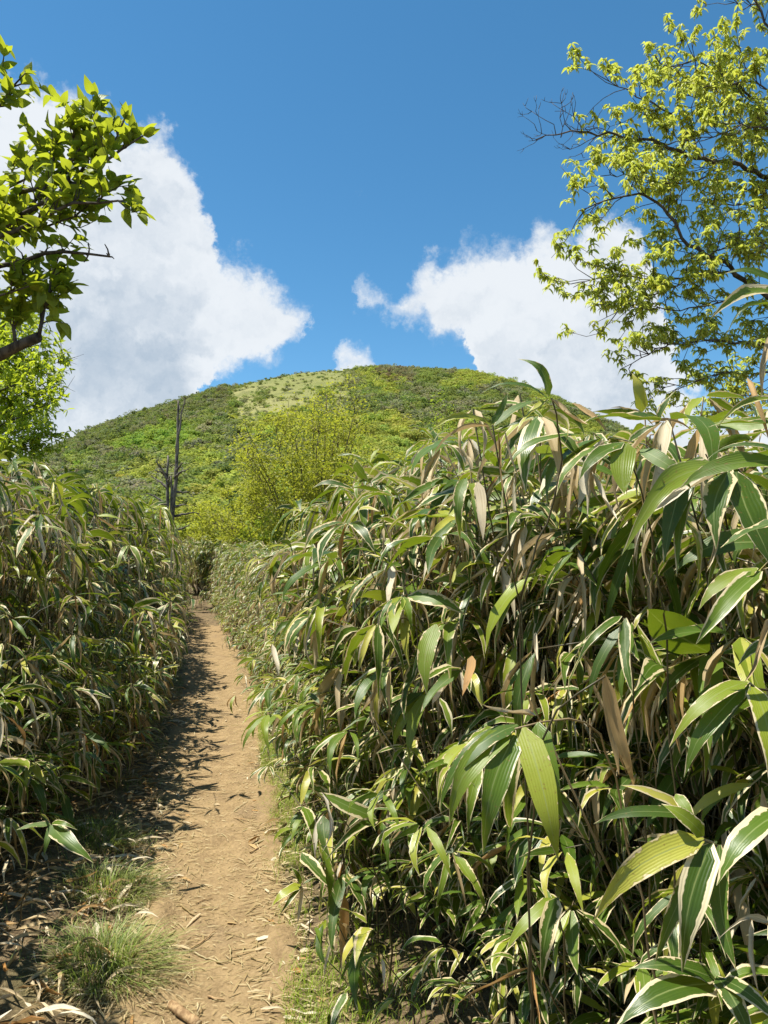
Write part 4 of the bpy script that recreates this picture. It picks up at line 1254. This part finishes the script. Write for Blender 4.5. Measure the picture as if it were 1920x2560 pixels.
def stem_tree(name, label, px, top, hw, D, fol, nst, nlv, leaf, seed, spread=0.75, low=0.25, foot=1400, air=0.15):
    """a many-stemmed tree: stems fan out from the foot, leaves ride in layers on the outer twigs"""
    r = np.random.default_rng(seed)
    base = at(px, foot, D)
    zg = float(ground_z(base[0], base[1])) if D < 45 else float(hill_z(base[0], base[1]))
    base[2] = zg
    H = at(px, top, D)[2] - zg; W = hw / F * D
    stems = Tubes(5); fine = Tubes(3)
    P_all = []; T_all = []
    for s in range(nst):
        a = r.uniform(0, 2 * PI); q = math.sqrt(r.uniform(0.02, 1))
        ex, ey = W * q * math.cos(a), W * q * math.sin(a)
        hz = H * (1 - 0.55 * q ** 1.8) * r.uniform(0.8, 1.0)
        if r.uniform() < 0.35: hz *= r.uniform(0.4, 0.8)
        e = np.array([ex, ey, hz])
        b = np.array([r.normal(0, 0.12), r.normal(0, 0.12), -0.1])
        P = curve_pts([b, b * 0.5 + e * [0.32, 0.32, 0.42] , e * [0.72, 0.72, 0.75], e], 12, 0.03, r)
        stems.add(P, np.linspace(0.045, 0.008, 12) * (H / 6), 5)
        for k in range(13):
            i = int(r.integers(int(12 * low), 12))
            Q = twig(fine, P[i], sprout(P, i, r, 0.45, 0.9), r.uniform(0.25, 0.75) * H / 6, 0.008 * H / 6, r, 0.25, 5, 0.05)
            P_all.append(Q[2:]); T_all.append(Q[2:] - Q[1:-1])
        P_all.append(P[int(12 * (low + 0.25)):]); T_all.append(np.gradient(P, axis=0)[int(12 * (low + 0.25)):])
    A = np.concatenate(P_all)
    j = r.integers(0, len(A), nlv)
    C = A[j] + r.normal(0, air, (nlv, 3)) * np.array([1.15, 1.15, 0.45]) * (H / 6)
    C[:, 2] = np.maximum(C[:, 2], 0.15)
    Nn = nrm_rows(r.normal(0, 0.7, (nlv, 3)) + [0, 0, 0.8])
    V, Fq = quads_at(C, Nn, r.uniform(0.6, 1.25, nlv) * leaf, r)
    e = empty(name, base, label, 'tree')
    link('trunk', stems.mesh('trunk', M_TWIG), e)
    link('twigs', fine.mesh('twigs', M_TWIG), e)['kind'] = 'stuff'
    o = link('crown', mesh_np('crown', V, Fq, FOL[fol], attrs={'lr': np.repeat(r.uniform(0, 1, nlv), 4)}, smooth=False), e)
    return e

build_left_tree(); build_right_tree(); build_bright_tree(); build_dead_tree()
stem_tree('olive_green_tree', 'large airy olive-yellow tree with fanning stems in front of the hill', 790, 940, 262, 27, 'olive', 52, 52000, 0.055, 70, low=0.38, air=0.19)
stem_tree('olive_green_tree', 'lower yellowish tree at the left foot of the large airy tree', 620, 1165, 135, 29, 'yellow', 30, 20000, 0.06, 71)
stem_tree('spring_tree', 'rounded yellow-green tree just right of the dead tree', 510, 1215, 105, 31, 'yellow', 24, 15000, 0.06, 72)
stem_tree('spring_tree', 'fresh green low bushy tree at the foot of the large airy tree', 655, 1262, 90, 25.5, 'fresh', 18, 6000, 0.05, 73)
stem_tree('spring_tree', 'fresh green layered tree behind the tallest near bamboo leaves', 1095, 1010, 130, 33, 'fresh', 28, 20000, 0.065, 74)
stem_tree('spring_tree', 'dark-stemmed green tree between the airy tree and the near bamboo', 1010, 1105, 90, 26, 'green', 22, 13000, 0.055, 75)
stem_tree('spring_tree', 'green tree half hidden behind the near bamboo, right of the hill', 1290, 1050, 150, 38, 'green', 24, 10000, 0.065, 76)
stem_tree('spring_tree', 'light green tree just left of the dead tree', 330, 1195, 85, 36, 'fresh', 18, 7000, 0.06, 77)
stem_tree('spring_tree', 'small dull green tree above the left bamboo bank', 215, 1170, 80, 42, 'green', 18, 7000, 0.065, 78)
stem_tree('spring_tree', 'yellow-green tree right behind the foot of the airy tree', 930, 1190, 110, 28, 'yellow', 20, 8000, 0.055, 79)
stem_tree('spring_tree', 'pale green small tree rising behind the bamboo at the far right', 1800, 960, 130, 14, 'fresh', 24, 9000, 0.04, 80)

# ------------------------------------------------------------------ bamboo plants that stand out one by one
def hero(label, culms, leaves, name='bamboo_plant', seed=0, rad=0.0032):
    """culms: photo polylines (px, py, distance), the first starts at the ground; leaves: (base px, py, d, tip px, py, d, width, dry)"""
    r = np.random.default_rng(900 + seed)
    P0 = [np.array([at(*p) for p in c]) for c in culms]
    g = P0[0][0]
    base = np.array([g[0], g[1], float(ground_z(g[0], g[1])) - 0.02])
    e = empty(name, base, label, 'bamboo')
    T = Tubes(5)
    for i, P in enumerate(P0):
        if i == 0: P = np.vstack([base[None] + [0, 0, 0.01], P[1:]])
        P = curve_pts(P, max(8, 4 * len(P)), 0.004, r) - base
        T.add(P, np.linspace(rad, rad * 0.6, len(P)))
    link('culm', T.mesh('culm', M_CULM), e)
    for bx, by, bd, tx, ty, td, wf, dry in leaves:
        b = at(bx, by, bd); t = at(tx, ty, td)
        L = np.linalg.norm(t - b)
        view = nrm(np.array([0, 0, EYE]) - 0.5 * (b + t))
        nn = nrm(view * 0.75 + UP * 0.55 + nrm(to_sun) * 0.35 + r.normal(0, 0.18, 3))
        link('leaf', (DRY_M if dry else GREEN_M)[int(r.integers(0, 8 if dry else 10))], e, mat=leaf_matrix(b - base, t - b, nn, L, L * wf))
    return e

def build_heroes():
    hero('bamboo with a fan of six broad drooping cream-edged leaves halfway up the right bank',
         [[(1690, 2700, 1.75), (1600, 2200, 1.65), (1500, 1790, 1.5), (1420, 1788, 1.44), (1340, 1808, 1.40), (1285, 1830, 1.38)]],
         [(1295, 1812, 1.39, 1085, 2005, 1.34, 1.15, 0), (1280, 1828, 1.38, 1106, 2038, 1.30, 1.15, 0), (1288, 1838, 1.38, 1203, 2118, 1.27, 1.2, 0), (1292, 1850, 1.42, 1275, 2098, 1.42, 1.15, 0),
          (1310, 1818, 1.38, 1390, 2140, 1.26, 1.25, 0), (1345, 1806, 1.40, 1408, 2055, 1.32, 1.3, 0), (1340, 1790, 1.42, 1195, 1772, 1.38, 0.7, 1), (1330, 1790, 1.42, 1318, 1738, 1.40, 1.5, 1),
          (1240, 1820, 1.5, 1165, 1860, 1.44, 1.0, 0), (1100, 1745, 1.5, 1130, 1850, 1.46, 1.4, 0)], seed=1)
    hero('bamboo with one long bleached split leaf hanging beside the six-leaf fan',
         [[(1320, 2750, 1.7), (1325, 2100, 1.5), (1340, 1860, 1.37), (1400, 1745, 1.35), (1455, 1698, 1.34), (1512, 1686, 1.33)]],
         [(1512, 1686, 1.33, 1604, 1988, 1.30, 0.85, 1), (1508, 1688, 1.34, 1562, 1962, 1.33, 0.6, 1), (1345, 1850, 1.37, 1318, 1900, 1.36, 0.6, 1)], seed=2)
    hero('tallest bamboo of the near bank with upright pointed leaves against hill and clouds',
         [[(1330, 2100, 2.1), (1300, 1500, 1.95), (1255, 1200, 1.8), (1228, 1063, 1.72)], [(1300, 1500, 1.95), (1420, 1120, 1.85), (1372, 992, 1.72)]],
         [(1228, 1063, 1.72, 1080, 1052, 1.68, 0.85, 0), (1225, 1066, 1.72, 1075, 1132, 1.68, 0.5, 1), (1230, 1060, 1.72, 1268, 980, 1.70, 1.6, 0), (1235, 1065, 1.72, 1375, 995, 1.78, 1.0, 0),
          (1372, 992, 1.72, 1316, 886, 1.70, 1.7, 0), (1368, 994, 1.72, 1205, 968, 1.70, 0.6, 0), (1374, 996, 1.72, 1470, 1070, 1.66, 1.1, 1), (1372, 998, 1.72, 1290, 1075, 1.66, 0.9, 0),
          (1165, 1195, 1.65, 1147, 1330, 1.58, 1.35, 0), (1195, 1205, 1.65, 1205, 1348, 1.60, 1.2, 1), (1245, 1080, 1.70, 1258, 1255, 1.66, 0.5, 1), (1262, 1075, 1.70, 1298, 1200, 1.68, 0.5, 1),
          (1160, 1180, 1.66, 1120, 1105, 1.66, 1.2, 0), (1220, 1150, 1.66, 1225, 1120, 1.6, 1.6, 0), (1250, 1075, 1.72, 1340, 1035, 1.7, 0.8, 0), (1430, 1008, 1.75, 1520, 1075, 1.7, 0.8, 1)], seed=3)
    hero('bamboo with two small upright leaves against the sky above the near bank',
         [[(1640, 2200, 2.3), (1630, 1500, 2.1), (1618, 1080, 1.95), (1606, 1030, 1.92)], [(1618, 1120, 1.95), (1640, 1066, 1.92)]],
         [(1606, 1030, 1.92, 1582, 933, 1.90, 1.5, 0), (1640, 1066, 1.92, 1692, 973, 1.90, 1.4, 0), (1610, 1035, 1.92, 1530, 1010, 1.9, 1.0, 1), (1640, 1070, 1.92, 1580, 1020, 1.86, 0.9, 0), (1620, 1060, 1.93, 1735, 1070, 1.88, 0.8, 1)], seed=4)
    hero('bamboo with one broad dark leaf hanging straight down near the top of the right bank',
         [[(1700, 2200, 1.8), (1660, 1500, 1.65), (1600, 1140, 1.5), (1566, 1108, 1.46)]],
         [(1566, 1108, 1.46, 1560, 1236, 1.40, 1.75, 0), (1600, 1125, 1.46, 1730, 1212, 1.38, 1.1, 0), (1560, 1106, 1.46, 1445, 1178, 1.42, 1.1, 0), (1480, 1180, 1.5, 1545, 1310, 1.42, 1.0, 1), (1500, 1120, 1.5, 1385, 1225, 1.45, 0.9, 0), (1570, 1105, 1.46, 1640, 1060, 1.44, 1.0, 0)], seed=5)
    hero('bamboo reaching in at the right edge with long level leaves below the tree',
         [[(2140, 2300, 1.35), (2090, 1500, 1.15), (2010, 1160, 1.02), (1965, 1140, 0.98)], [(2090, 1500, 1.15), (2080, 900, 1.22), (1970, 755, 1.2)]],
         [(1965, 1150, 0.98, 1700, 1190, 1.0, 0.95, 0), (1965, 1135, 0.98, 1762, 1135, 1.02, 0.9, 0), (1970, 745, 1.2, 1788, 757, 1.16, 0.9, 0), (1970, 770, 1.2, 1815, 788, 1.18, 0.6, 0), (1965, 720, 1.2, 1828, 660, 1.2, 0.8, 0),
          (1935, 830, 1.2, 1888, 962, 1.16, 1.2, 1), (1868, 945, 1.15, 1935, 1120, 1.1, 0.7, 1), (1960, 1000, 1.1, 1800, 1035, 1.1, 0.8, 0), (1950, 1060, 1.1, 1770, 1060, 1.12, 0.7, 0), (1950, 1300, 1.05, 1800, 1370, 1.05, 1.0, 0), (1955, 1230, 1.05, 1930, 1360, 1.02, 1.2, 1)], seed=6)
    hero('bamboo in the lower right corner with a spread fan of large glossy leaves',
         [[(2030, 2800, 1.3), (1960, 2300, 1.2), (1870, 2110, 1.17), (1765, 2102, 1.15)]],
         [(1762, 2098, 1.15, 1476, 2270, 1.12, 1.0, 0), (1780, 2108, 1.15, 1702, 2418, 1.07, 1.25, 0), (1768, 2112, 1.16, 1635, 2405, 1.14, 0.9, 0), (1800, 2112, 1.15, 1838, 2425, 1.07, 1.3, 0), (1960, 2030, 1.12, 1790, 2195, 1.06, 1.25, 0),
          (1735, 2040, 1.2, 1488, 2040, 1.2, 0.8, 0), (1730, 2030, 1.2, 1560, 1955, 1.22, 0.9, 0), (1760, 2090, 1.15, 1660, 2010, 1.15, 1.6, 0), (1690, 1985, 1.2, 1740, 2060, 1.16, 1.7, 0), (1960, 2330, 1.1, 1820, 2280, 1.05, 0.5, 1)], seed=7)
    hero('bamboo at the bottom edge on the right with two broad flat leaves',
         [[(2000, 2900, 1.35), (1900, 2560, 1.28), (1795, 2455, 1.22)]],
         [(1795, 2462, 1.22, 1544, 2548, 1.15, 1.2, 0), (1790, 2450, 1.22, 1582, 2412, 1.2, 1.0, 0), (1792, 2440, 1.22, 1888, 2620, 1.1, 1.5, 0), (1800, 2450, 1.22, 1960, 2560, 1.1, 1.2, 0), (1880, 2300, 1.15, 1895, 2480, 1.1, 1.0, 1)], seed=8)
    hero('bamboo low in the shade with one upright-hanging leaf over dry folded leaves',
         [[(1420, 2640, 2.0), (1410, 2400, 1.9), (1394, 2244, 1.8)]],
         [(1394, 2244, 1.8, 1352, 2445, 1.68, 1.15, 0), (1388, 2246, 1.8, 1262, 2372, 1.74, 0.9, 0), (1330, 2420, 1.75, 1352, 2575, 1.65, 0.9, 1), (1320, 2420, 1.78, 1140, 2495, 1.7, 0.4, 1), (1300, 2420, 1.8, 1220, 2388, 1.75, 1.1, 0)], seed=9)
    hero('bamboo at the right edge halfway up with twisting bright leaves',
         [[(2120, 2500, 1.4), (2060, 1900, 1.3), (1960, 1500, 1.22), (1905, 1425, 1.2)], [(2060, 1900, 1.3), (1960, 1740, 1.25), (1870, 1705, 1.22)]],
         [(1905, 1428, 1.2, 1738, 1606, 1.14, 1.2, 0), (1895, 1420, 1.2, 1742, 1500, 1.18, 1.0, 0), (1870, 1705, 1.22, 1672, 1848, 1.18, 1.0, 0), (1865, 1712, 1.22, 1695, 1905, 1.16, 0.9, 0), (1880, 1712, 1.22, 1935, 1990, 1.1, 1.3, 0),
          (1872, 1708, 1.22, 1780, 1870, 1.18, 1.1, 0), (1935, 1540, 1.15, 1868, 1720, 1.1, 1.2, 1), (1930, 1600, 1.2, 1850, 1640, 1.15, 1.0, 0)], seed=10)
    hero('bamboo with a single S-curved glossy leaf deep in the middle of the right bank',
         [[(1640, 2300, 1.9), (1600, 1800, 1.7), (1565, 1545, 1.6)]],
         [(1565, 1545, 1.6, 1582, 1735, 1.5, 1.0, 0), (1555, 1540, 1.6, 1440, 1640, 1.55, 0.8, 0), (1340, 1580, 1.7, 1345, 1690, 1.62, 1.2, 1), (1180, 1640, 1.8, 1155, 1735, 1.72, 1.3, 1), (1090, 1560, 1.7, 1060, 1720, 1.6, 1.2, 0)], seed=11)
    hero('bamboo at the bottom left with a pale fan of leaves over the grass',
         [[(40, 2330, 3.1), (70, 2200, 3.05), (130, 2062, 3.0)]],
         [(130, 2062, 3.0, 226, 2138, 2.86, 1.2, 0), (128, 2062, 3.0, 108, 2132, 2.9, 1.1, 0), (126, 2060, 3.0, 40, 2075, 2.95, 1.0, 0), (130, 2058, 3.0, 190, 2070, 2.95, 1.0, 0), (20, 2150, 3.0, 8, 2190, 2.9, 1.2, 1)], seed=12, rad=0.004)
    hero('single small bamboo shoot beside the path with bright yellow-green leaves',
         [[(778, 2300, 3.2), (772, 2260, 3.2), (752, 2212, 3.18)]],
         [(752, 2212, 3.18, 678, 2262, 3.1, 1.3, 0), (752, 2210, 3.18, 730, 2168, 3.16, 1.5, 0), (754, 2214, 3.18, 700, 2285, 3.08, 1.0, 0), (756, 2216, 3.18, 742, 2312, 3.12, 0.9, 1), (756, 2212, 3.18, 800, 2190, 3.2, 1.0, 0)], seed=13, rad=0.0025)
build_heroes()

# ------------------------------------------------------------------ grass, litter, fallen pieces
def grass_material(name, stops):
    m, w, out = material(name)
    r = leaf_random(w)
    col = w.ramp(r, stops)
    principled(w, out, col, 0.5, 0.3, trans=w.mix(0.5, col, (0.35, 0.45, 0.04)), tfac=0.35)
    return m
M_GRASS = grass_material('grass_green', [(0, (0.12, 0.18, 0.04)), (0.4, (0.22, 0.30, 0.07)), (0.78, (0.36, 0.42, 0.12)), (0.84, (0.52, 0.44, 0.25)), (1, (0.6, 0.52, 0.32))])
M_MOSS = grass_material('grass_fresh', [(0, (0.16, 0.25, 0.02)), (0.5, (0.27, 0.39, 0.03)), (0.88, (0.38, 0.46, 0.06)), (1, (0.5, 0.43, 0.2))])
M_HAY = grass_material('grass_dry', [(0, (0.36, 0.26, 0.12)), (0.5, (0.50, 0.39, 0.2)), (1, (0.62, 0.51, 0.3))])

def blades(P, H, tilt, width, r, mat, name='blades'):
    """curved three-segment grass blades; P (n,3), H (n,), tilt (n,2) horizontal reach"""
    n = len(P)
    t = np.array([0, 0.4, 0.75, 1.0])
    side = np.column_stack([-tilt[:, 1], tilt[:, 0], np.zeros(n)]); side /= np.linalg.norm(side, axis=1)[:, None] + 1e-9
    V = []
    for k, tt in enumerate(t):
        c = P + np.column_stack([tilt * tt ** 1.8, H * (tt - 0.25 * tt ** 3)])
        w = (width * (1 - tt * 0.9) * 0.5)[:, None]
        V.append(c - side * w); V.append(c + side * w)
    V = np.stack(V, 1)
    b = np.arange(n)[:, None] * 8
    Fq = np.concatenate([np.stack([b[:, 0] + 2 * k, b[:, 0] + 2 * k + 1, b[:, 0] + 2 * k + 3, b[:, 0] + 2 * k + 2], 1) for k in range(3)])
    return mesh_np(name, V.reshape(-1, 3), Fq, mat, attrs={'lr': np.repeat(r.uniform(0, 1, n), 8)})

def tuft(label, px, py, rad_x, rad_y, n, h, seed):
    r = np.random.default_rng(seed)
    c = gnd(px, py); c[2] = float(ground_z(c[0], c[1]))
    a = r.uniform(0, 2 * PI, n); q = np.sqrt(r.uniform(0, 1, n))
    off = np.column_stack([np.cos(a) * q * rad_x, np.sin(a) * q * rad_y])
    P = np.column_stack([off, ground_z(c[0] + off[:, 0], c[1] + off[:, 1]) - c[2] + 0.03 * (1 - q ** 2)])
    P[:, 2] -= 0.01
    H = h * r.uniform(0.35, 1.2, n) * (1 - 0.4 * q)
    d = np.column_stack([np.cos(a), np.sin(a)]) * (0.5 + 0.9 * q)[:, None] + r.normal(0, 0.6, (n, 2)) + [0.45, -0.45]
    e = empty('grass_tuft', c, label, 'grass')
    o = link('blades', blades(P, H, d * (H * 0.75)[:, None], r.uniform(0.003, 0.006, n), r, M_GRASS), e)
    m = n // 3
    a2 = r.uniform(-2.6, 0.6, m)
    P2 = np.column_stack([np.cos(a2) * rad_x * r.uniform(0.6, 1.15, m), np.sin(a2) * rad_y * r.uniform(0.6, 1.15, m), np.zeros(m)])
    P2[:, 2] = ground_z(c[0] + P2[:, 0], c[1] + P2[:, 1]) - c[2]
    d2 = np.column_stack([np.cos(a2), np.sin(a2)]) + r.normal(0, 0.35, (m, 2))
    o2 = link('dry_blades', blades(P2, r.uniform(0.02, 0.06, m), d2 * r.uniform(0.05, 0.13, (m, 1)), r.uniform(0.002, 0.004, m), r, M_HAY), e)
    o['kind'] = 'stuff'; o2['kind'] = 'stuff'

def build_ground_cover():
    r = np.random.default_rng(91)
    tuft('larger grass tuft at the left edge of the path, nearer the bottom of the picture', 275, 2420, 0.22, 0.22, 1100, 0.15, 1)
    tuft('smaller grass tuft just behind the larger one at the left path edge', 275, 2235, 0.22, 0.20, 800, 0.13, 2)
    tuft('dark grass tuft in the shade of the left bamboo bank', 245, 2125, 0.20, 0.18, 600, 0.13, 3)
    # fresh grass between the path and the right bank
    n = 42000
    s = r.uniform(1.6, 13, n) ** 1.0
    pr = resample(PR, 600); cs = pr
    j = np.searchsorted(pr[:, 1], np.clip(s, -2.9, 26)); j = np.clip(j, 0, 599)
    x = pr[j, 0] + np.abs(r.normal(0.16, 0.19, n)) - 0.07; y = s
    keep = vnoise(x * 3.1, y * 2.2, 51, 3) + r.normal(0, 0.25, n) > -0.05
    x, y = x[keep], y[keep]; m = len(x)
    P = np.column_stack([x, y, ground_z(x, y) - 0.004])
    H = r.uniform(0.025, 0.085, m)
    o = link('grass', blades(P, H, r.normal(0, 0.55, (m, 2)) * H[:, None], r.uniform(0.002, 0.0042, m), r, M_MOSS)); tag(o, 'short fresh grass along the right edge of the path', 'grass', kind='stuff')
    # thin grass at the left edge and under the left bank
    n = 9000
    y = r.uniform(2.4, 14, n); pl = resample(PL, 600); j = np.clip(np.searchsorted(pl[:, 1], y), 0, 599)
    x = pl[j, 0] - np.abs(r.normal(0.22, 0.2, n)) + 0.02
    keep = vnoise(x * 2.6, y * 2.6, 52, 3) + r.normal(0, 0.2, n) > 0.12
    x, y = x[keep], y[keep]; m = len(x)
    P = np.column_stack([x, y, ground_z(x, y) - 0.004]); H = r.uniform(0.03, 0.10, m)
    o = link('grass', blades(P, H, r.normal(0, 0.6, (m, 2)) * H[:, None], r.uniform(0.002, 0.004, m), r, M_GRASS)); tag(o, 'thin grass under the left bank beside the path', 'grass', kind='stuff')
    # straw and broken leaf bits over path and edges
    def flat_bits(n, y0, y1, spread, len0, len1, wid, name, label, mat, seed, power=1.0, edge=False):
        q = np.random.default_rng(seed)
        y = y0 + (y1 - y0) * q.uniform(0, 1, n) ** power
        jj = np.array([np.argmin(np.abs(CH[:, 1] - v)) for v in y])
        u = q.normal(0, spread, n)
        if edge: u = np.sign(q.uniform(-1, 1, n)) * np.abs(q.normal(0.95, 0.33, n))
        x = CH[jj, 0] + u * CH[jj, 2]
        z = np.maximum(path_z(x, y) + 0.006, ground_z(x, y) + 0.004) + q.uniform(0, 0.008, n)
        inside = np.abs(u) < 0.95
        z = np.where(inside, path_z(x, y) + 0.004 + q.uniform(0, 0.005, n), np.maximum(z, ground_z(x, y) + 0.004))
        a = q.normal(0.15, 0.9, n); L = q.uniform(len0, len1, n) * q.uniform(0.4, 1.0, n); W = q.uniform(0.5, 1.4, n) * wid
        d = np.column_stack([np.cos(a), np.sin(a), q.normal(0, 0.10, n)]); sd = np.column_stack([-np.sin(a), np.cos(a), q.normal(0, 0.3, n)])
        c = np.column_stack([x, y, z])
        mid = np.array([0, 0, 1.0]) * (L * 0.05)[:, None]
        V = np.stack([c - d * L[:, None] / 2 - sd * W[:, None] * 0.35, c - d * L[:, None] / 2 + sd * W[:, None] * 0.35, c + mid + sd * W[:, None] / 2, c + mid - sd * W[:, None] / 2, c + d * L[:, None] / 2 + sd * W[:, None] * 0.15, c + d * L[:, None] / 2 - sd * W[:, None] * 0.15], 1)
        b = np.arange(n) * 6
        Fq = np.concatenate([np.stack([b, b + 1, b + 2, b + 3], 1), np.stack([b + 3, b + 2, b + 4, b + 5], 1)])
        uv = np.tile(np.array([[0, 0], [1, 0], [1, .5], [0, .5], [1, 1], [0, 1]], float), (n, 1))
        o = link(name, mesh_np(name, V.reshape(-1, 3), Fq, mat, uv=uv, attrs={'lr': np.repeat(q.uniform(0, 1, n), 6)}))
        tag(o, label, 'litter', kind='stuff')
    flat_bits(3600, 1.9, 12, 0.6, 0.012, 0.06, 0.003, 'straw_litter', 'fine broken straw scattered over the trodden path', M_HAY, 1, 1.6)
    flat_bits(9000, 1.9, 14, 0.9, 0.02, 0.11, 0.005, 'straw_litter', 'dry straw and stalk pieces along both edges of the path', M_HAY, 2, 1.5, True)
    flat_bits(450, 2.0, 12, 0.9, 0.04, 0.13, 0.014, 'leaf_litter', 'fallen dry bamboo leaves along the edges of the path', M_DRY, 3, 1.4, True)
    # fallen dry leaves under the left bank
    n = 1500
    y = 2.6 + 7 * r.uniform(0, 1, n) ** 1.3; pl = resample(PL, 600); j = np.clip(np.searchsorted(pl[:, 1], y), 0, 599)
    x = pl[j, 0] - r.uniform(0.02, 1.3, n) ** 1.0
    Ms = []
    for i in range(n):
        a = r.uniform(0, 6.28); L = r.uniform(0.08, 0.2)
        p = np.array([x[i], y[i], float(ground_z(x[i], y[i])) + r.uniform(0.008, 0.03)])
        Ms.append(leaf_matrix(p, [math.cos(a), math.sin(a), r.normal(0, 0.15)], nrm(UP + r.normal(0, 0.3, 3)), L, L * r.uniform(0.6, 1.1)))
    Ms = np.array(Ms); Vs, Fs, Us, Ls = [], [], [], []; k = 0
    for t in range(8):
        sel = Ms[t::8]; V, Fq = bulk(DRY_L[t][0], DRY_L[t][1], sel)
        Vs.append(V); Fs.append(Fq + k); k += len(V); Us.append(np.tile(DRY_L[t][2], (len(sel), 1))); Ls.append(np.repeat(r.uniform(0, 1, len(sel)), len(DRY_L[t][0])))
    o = link('leaf_litter', mesh_np('leaf_litter', np.concatenate(Vs), np.concatenate(Fs), M_DRY, uv=np.concatenate(Us), attrs={'lr': np.concatenate(Ls)}))
    tag(o, 'fallen dry bamboo leaves lying in the shade under the left bank', 'litter', kind='stuff')

def surf(px, py):
    p = gnd(px, py)
    q, _ = path_dist(p[0], p[1])
    p[2] = float(path_z(p[0], p[1])) if q[0] < 1.0 else float(ground_z(p[0], p[1]))
    return p

def log_material():
    m, w, out = material('stick_bark')
    tc = w.node('ShaderNodeTexCoord')
    n = w.noise(tc.outputs['Object'], 45.0, 6, 0.65)
    col = w.mix(w.smooth(n, 0.35, 0.65), (0.20, 0.12, 0.055), (0.42, 0.28, 0.14))
    principled(w, out, col, 0.8, 0.2, n, 0.6, 0.006)
    return m

def build_fallen():
    r = np.random.default_rng(95)
    ML = log_material()
    m2, w, out = material('cut_wood')
    tc = w.node('ShaderNodeTexCoord'); n = w.noise(tc.outputs['Object'], 90.0, 4, 0.6)
    principled(w, out, w.mix(n, (0.42, 0.30, 0.16), (0.62, 0.47, 0.28)), 0.8, 0.2, n, 0.3, 0.003)
    a = surf(428, 2515); b = surf(494, 2556)
    d = nrm(b - a); L = np.linalg.norm(b - a) + 0.01
    c = 0.5 * (a + b)
    e = empty('wood_piece', c, 'short thick piece of broken branch lying on the path at the bottom', 'wood')
    T = Tubes(10)
    P = np.array([d * t * L + [0, 0, 0.016] + r.normal(0, 0.0008, 3) for t in np.linspace(-0.5, 0.5, 9)])
    T.add(P, 0.0165 * np.array([0.8, 1, 0.98, 1.02, 1, 0.97, 1.0, 1.02, 0.95]), 10, 0.05)
    link('bark', T.mesh('bark', ML), e)
    for s in (-1, 1):
        T = Tubes(10)
        q = d * s * L * 0.5 + [0, 0, 0.016]
        T.add(np.array([q - d * s * 0.004, q + d * s * 0.002]), [0.0148, 0.0138], 10, 0.05)
        link('cut_end', T.mesh('cut_end', m2), e)
    # sticks and stalks that show singly: (from px, to px, radius, label)
    sticks = [((475, 2372), (540, 2325), 0.0035, 'thin dark twig slanting across the middle of the path'), ((490, 2258), (532, 2241), 0.003, 'short thin twig left of the middle of the path'),
              ((625, 2130), (670, 2108), 0.0045, 'curved brown twig near the right edge of the path'), ((640, 2110), (690, 2085), 0.006, 'broad dry stalk among the pale litter at the right path edge'),
              ((585, 2028), (620, 2006), 0.0035, 'pale stalk on the path below the shadow tips'), ((486, 2378), (522, 2390), 0.004, 'pale straw stalk beside the slanting dark twig'),
              ((540, 2396), (572, 2396), 0.004, 'level pale stalk in the middle of the path'), ((572, 2360), (576, 2394), 0.004, 'upright pale stalk meeting the level one'),
              ((455, 2268), (490, 2292), 0.005, 'pale split stalk at the left side of the path'), ((690, 2450), (735, 2435), 0.004, 'brown stalk at the lower right path edge'),
              ((520, 2482), (560, 2492), 0.005, 'dark bark strip on the path above the wood piece'), ((648, 1795), (680, 1780), 0.003, 'thin stalk crossing the right path edge beside the shadow')]
    for (p, q, rad, lab) in sticks:
        a, b = surf(*p), surf(*q)
        T = Tubes(5)
        P = curve_pts([a, 0.5 * (a + b) + r.normal(0, 0.006, 3), b], 7, 0.002, r) - a
        P[:, 2] = np.array([float(path_z(a[0] + u[0], a[1] + u[1])) for u in P]) - a[2] + rad + 0.003
        T.add(P, np.linspace(rad, rad * 0.6, 7), 5, 0.15)
        o = link('stick', T.mesh('stick', M_HAY if 'pale' in lab or 'stalk' in lab else ML), None, a); tag(o, lab, 'stick', 'sticks lying on the path')
    # sheath pieces in the pale heap at the right edge and a few single leaves
    flats = [((620, 2110), (652, 2090), 'broad pale leaf lying flat at the right path edge'), ((645, 2075), (715, 2062), 'long bleached sheath on the pale heap at the right path edge'), ((660, 2092), (735, 2072), 'lower bleached sheath of the pale heap'),
             ((690, 2060), (722, 2048), 'whitish leaf on top of the pale heap'), ((672, 2505), (680, 2478), 'upturned orange-brown leaf at the lower right of the path'), ((650, 2525), (715, 2520), 'flat brown sheath beside the orange-brown leaf'),
             ((700, 2130), (735, 2108), 'pale leaf right of the bleached heap'), ((490, 2535), (500, 2505), 'split pale sheath beside the wood piece'), ((180, 2420), (95, 2470), 'long dry leaf at the foot of the larger grass tuft'), ((620, 2510), (618, 2535), 'pale chip in the middle of the bottom of the path'),
             ((705, 2352), (722, 2368), 'small pale leaf at the right path edge'), ((345, 2541), (362, 2528), 'small grey leaf at the bottom left of the path')]
    for i, (p, q, lab) in enumerate(flats):
        a, b = surf(*p), surf(*q)
        L = np.linalg.norm(b - a)
        nn = nrm(UP + r.normal(0, 0.25, 3))
        M = leaf_matrix(a + [0, 0, 0.014], b - a + np.array([0, 0, 0.01]), nn, L, L * r.uniform(0.9, 1.6))
        o = link('fallen_leaf', DRY_M[i % 8], None, mat=M); tag(o, lab, 'leaf', 'dry leaves lying on the path')
build_ground_cover()
build_fallen()
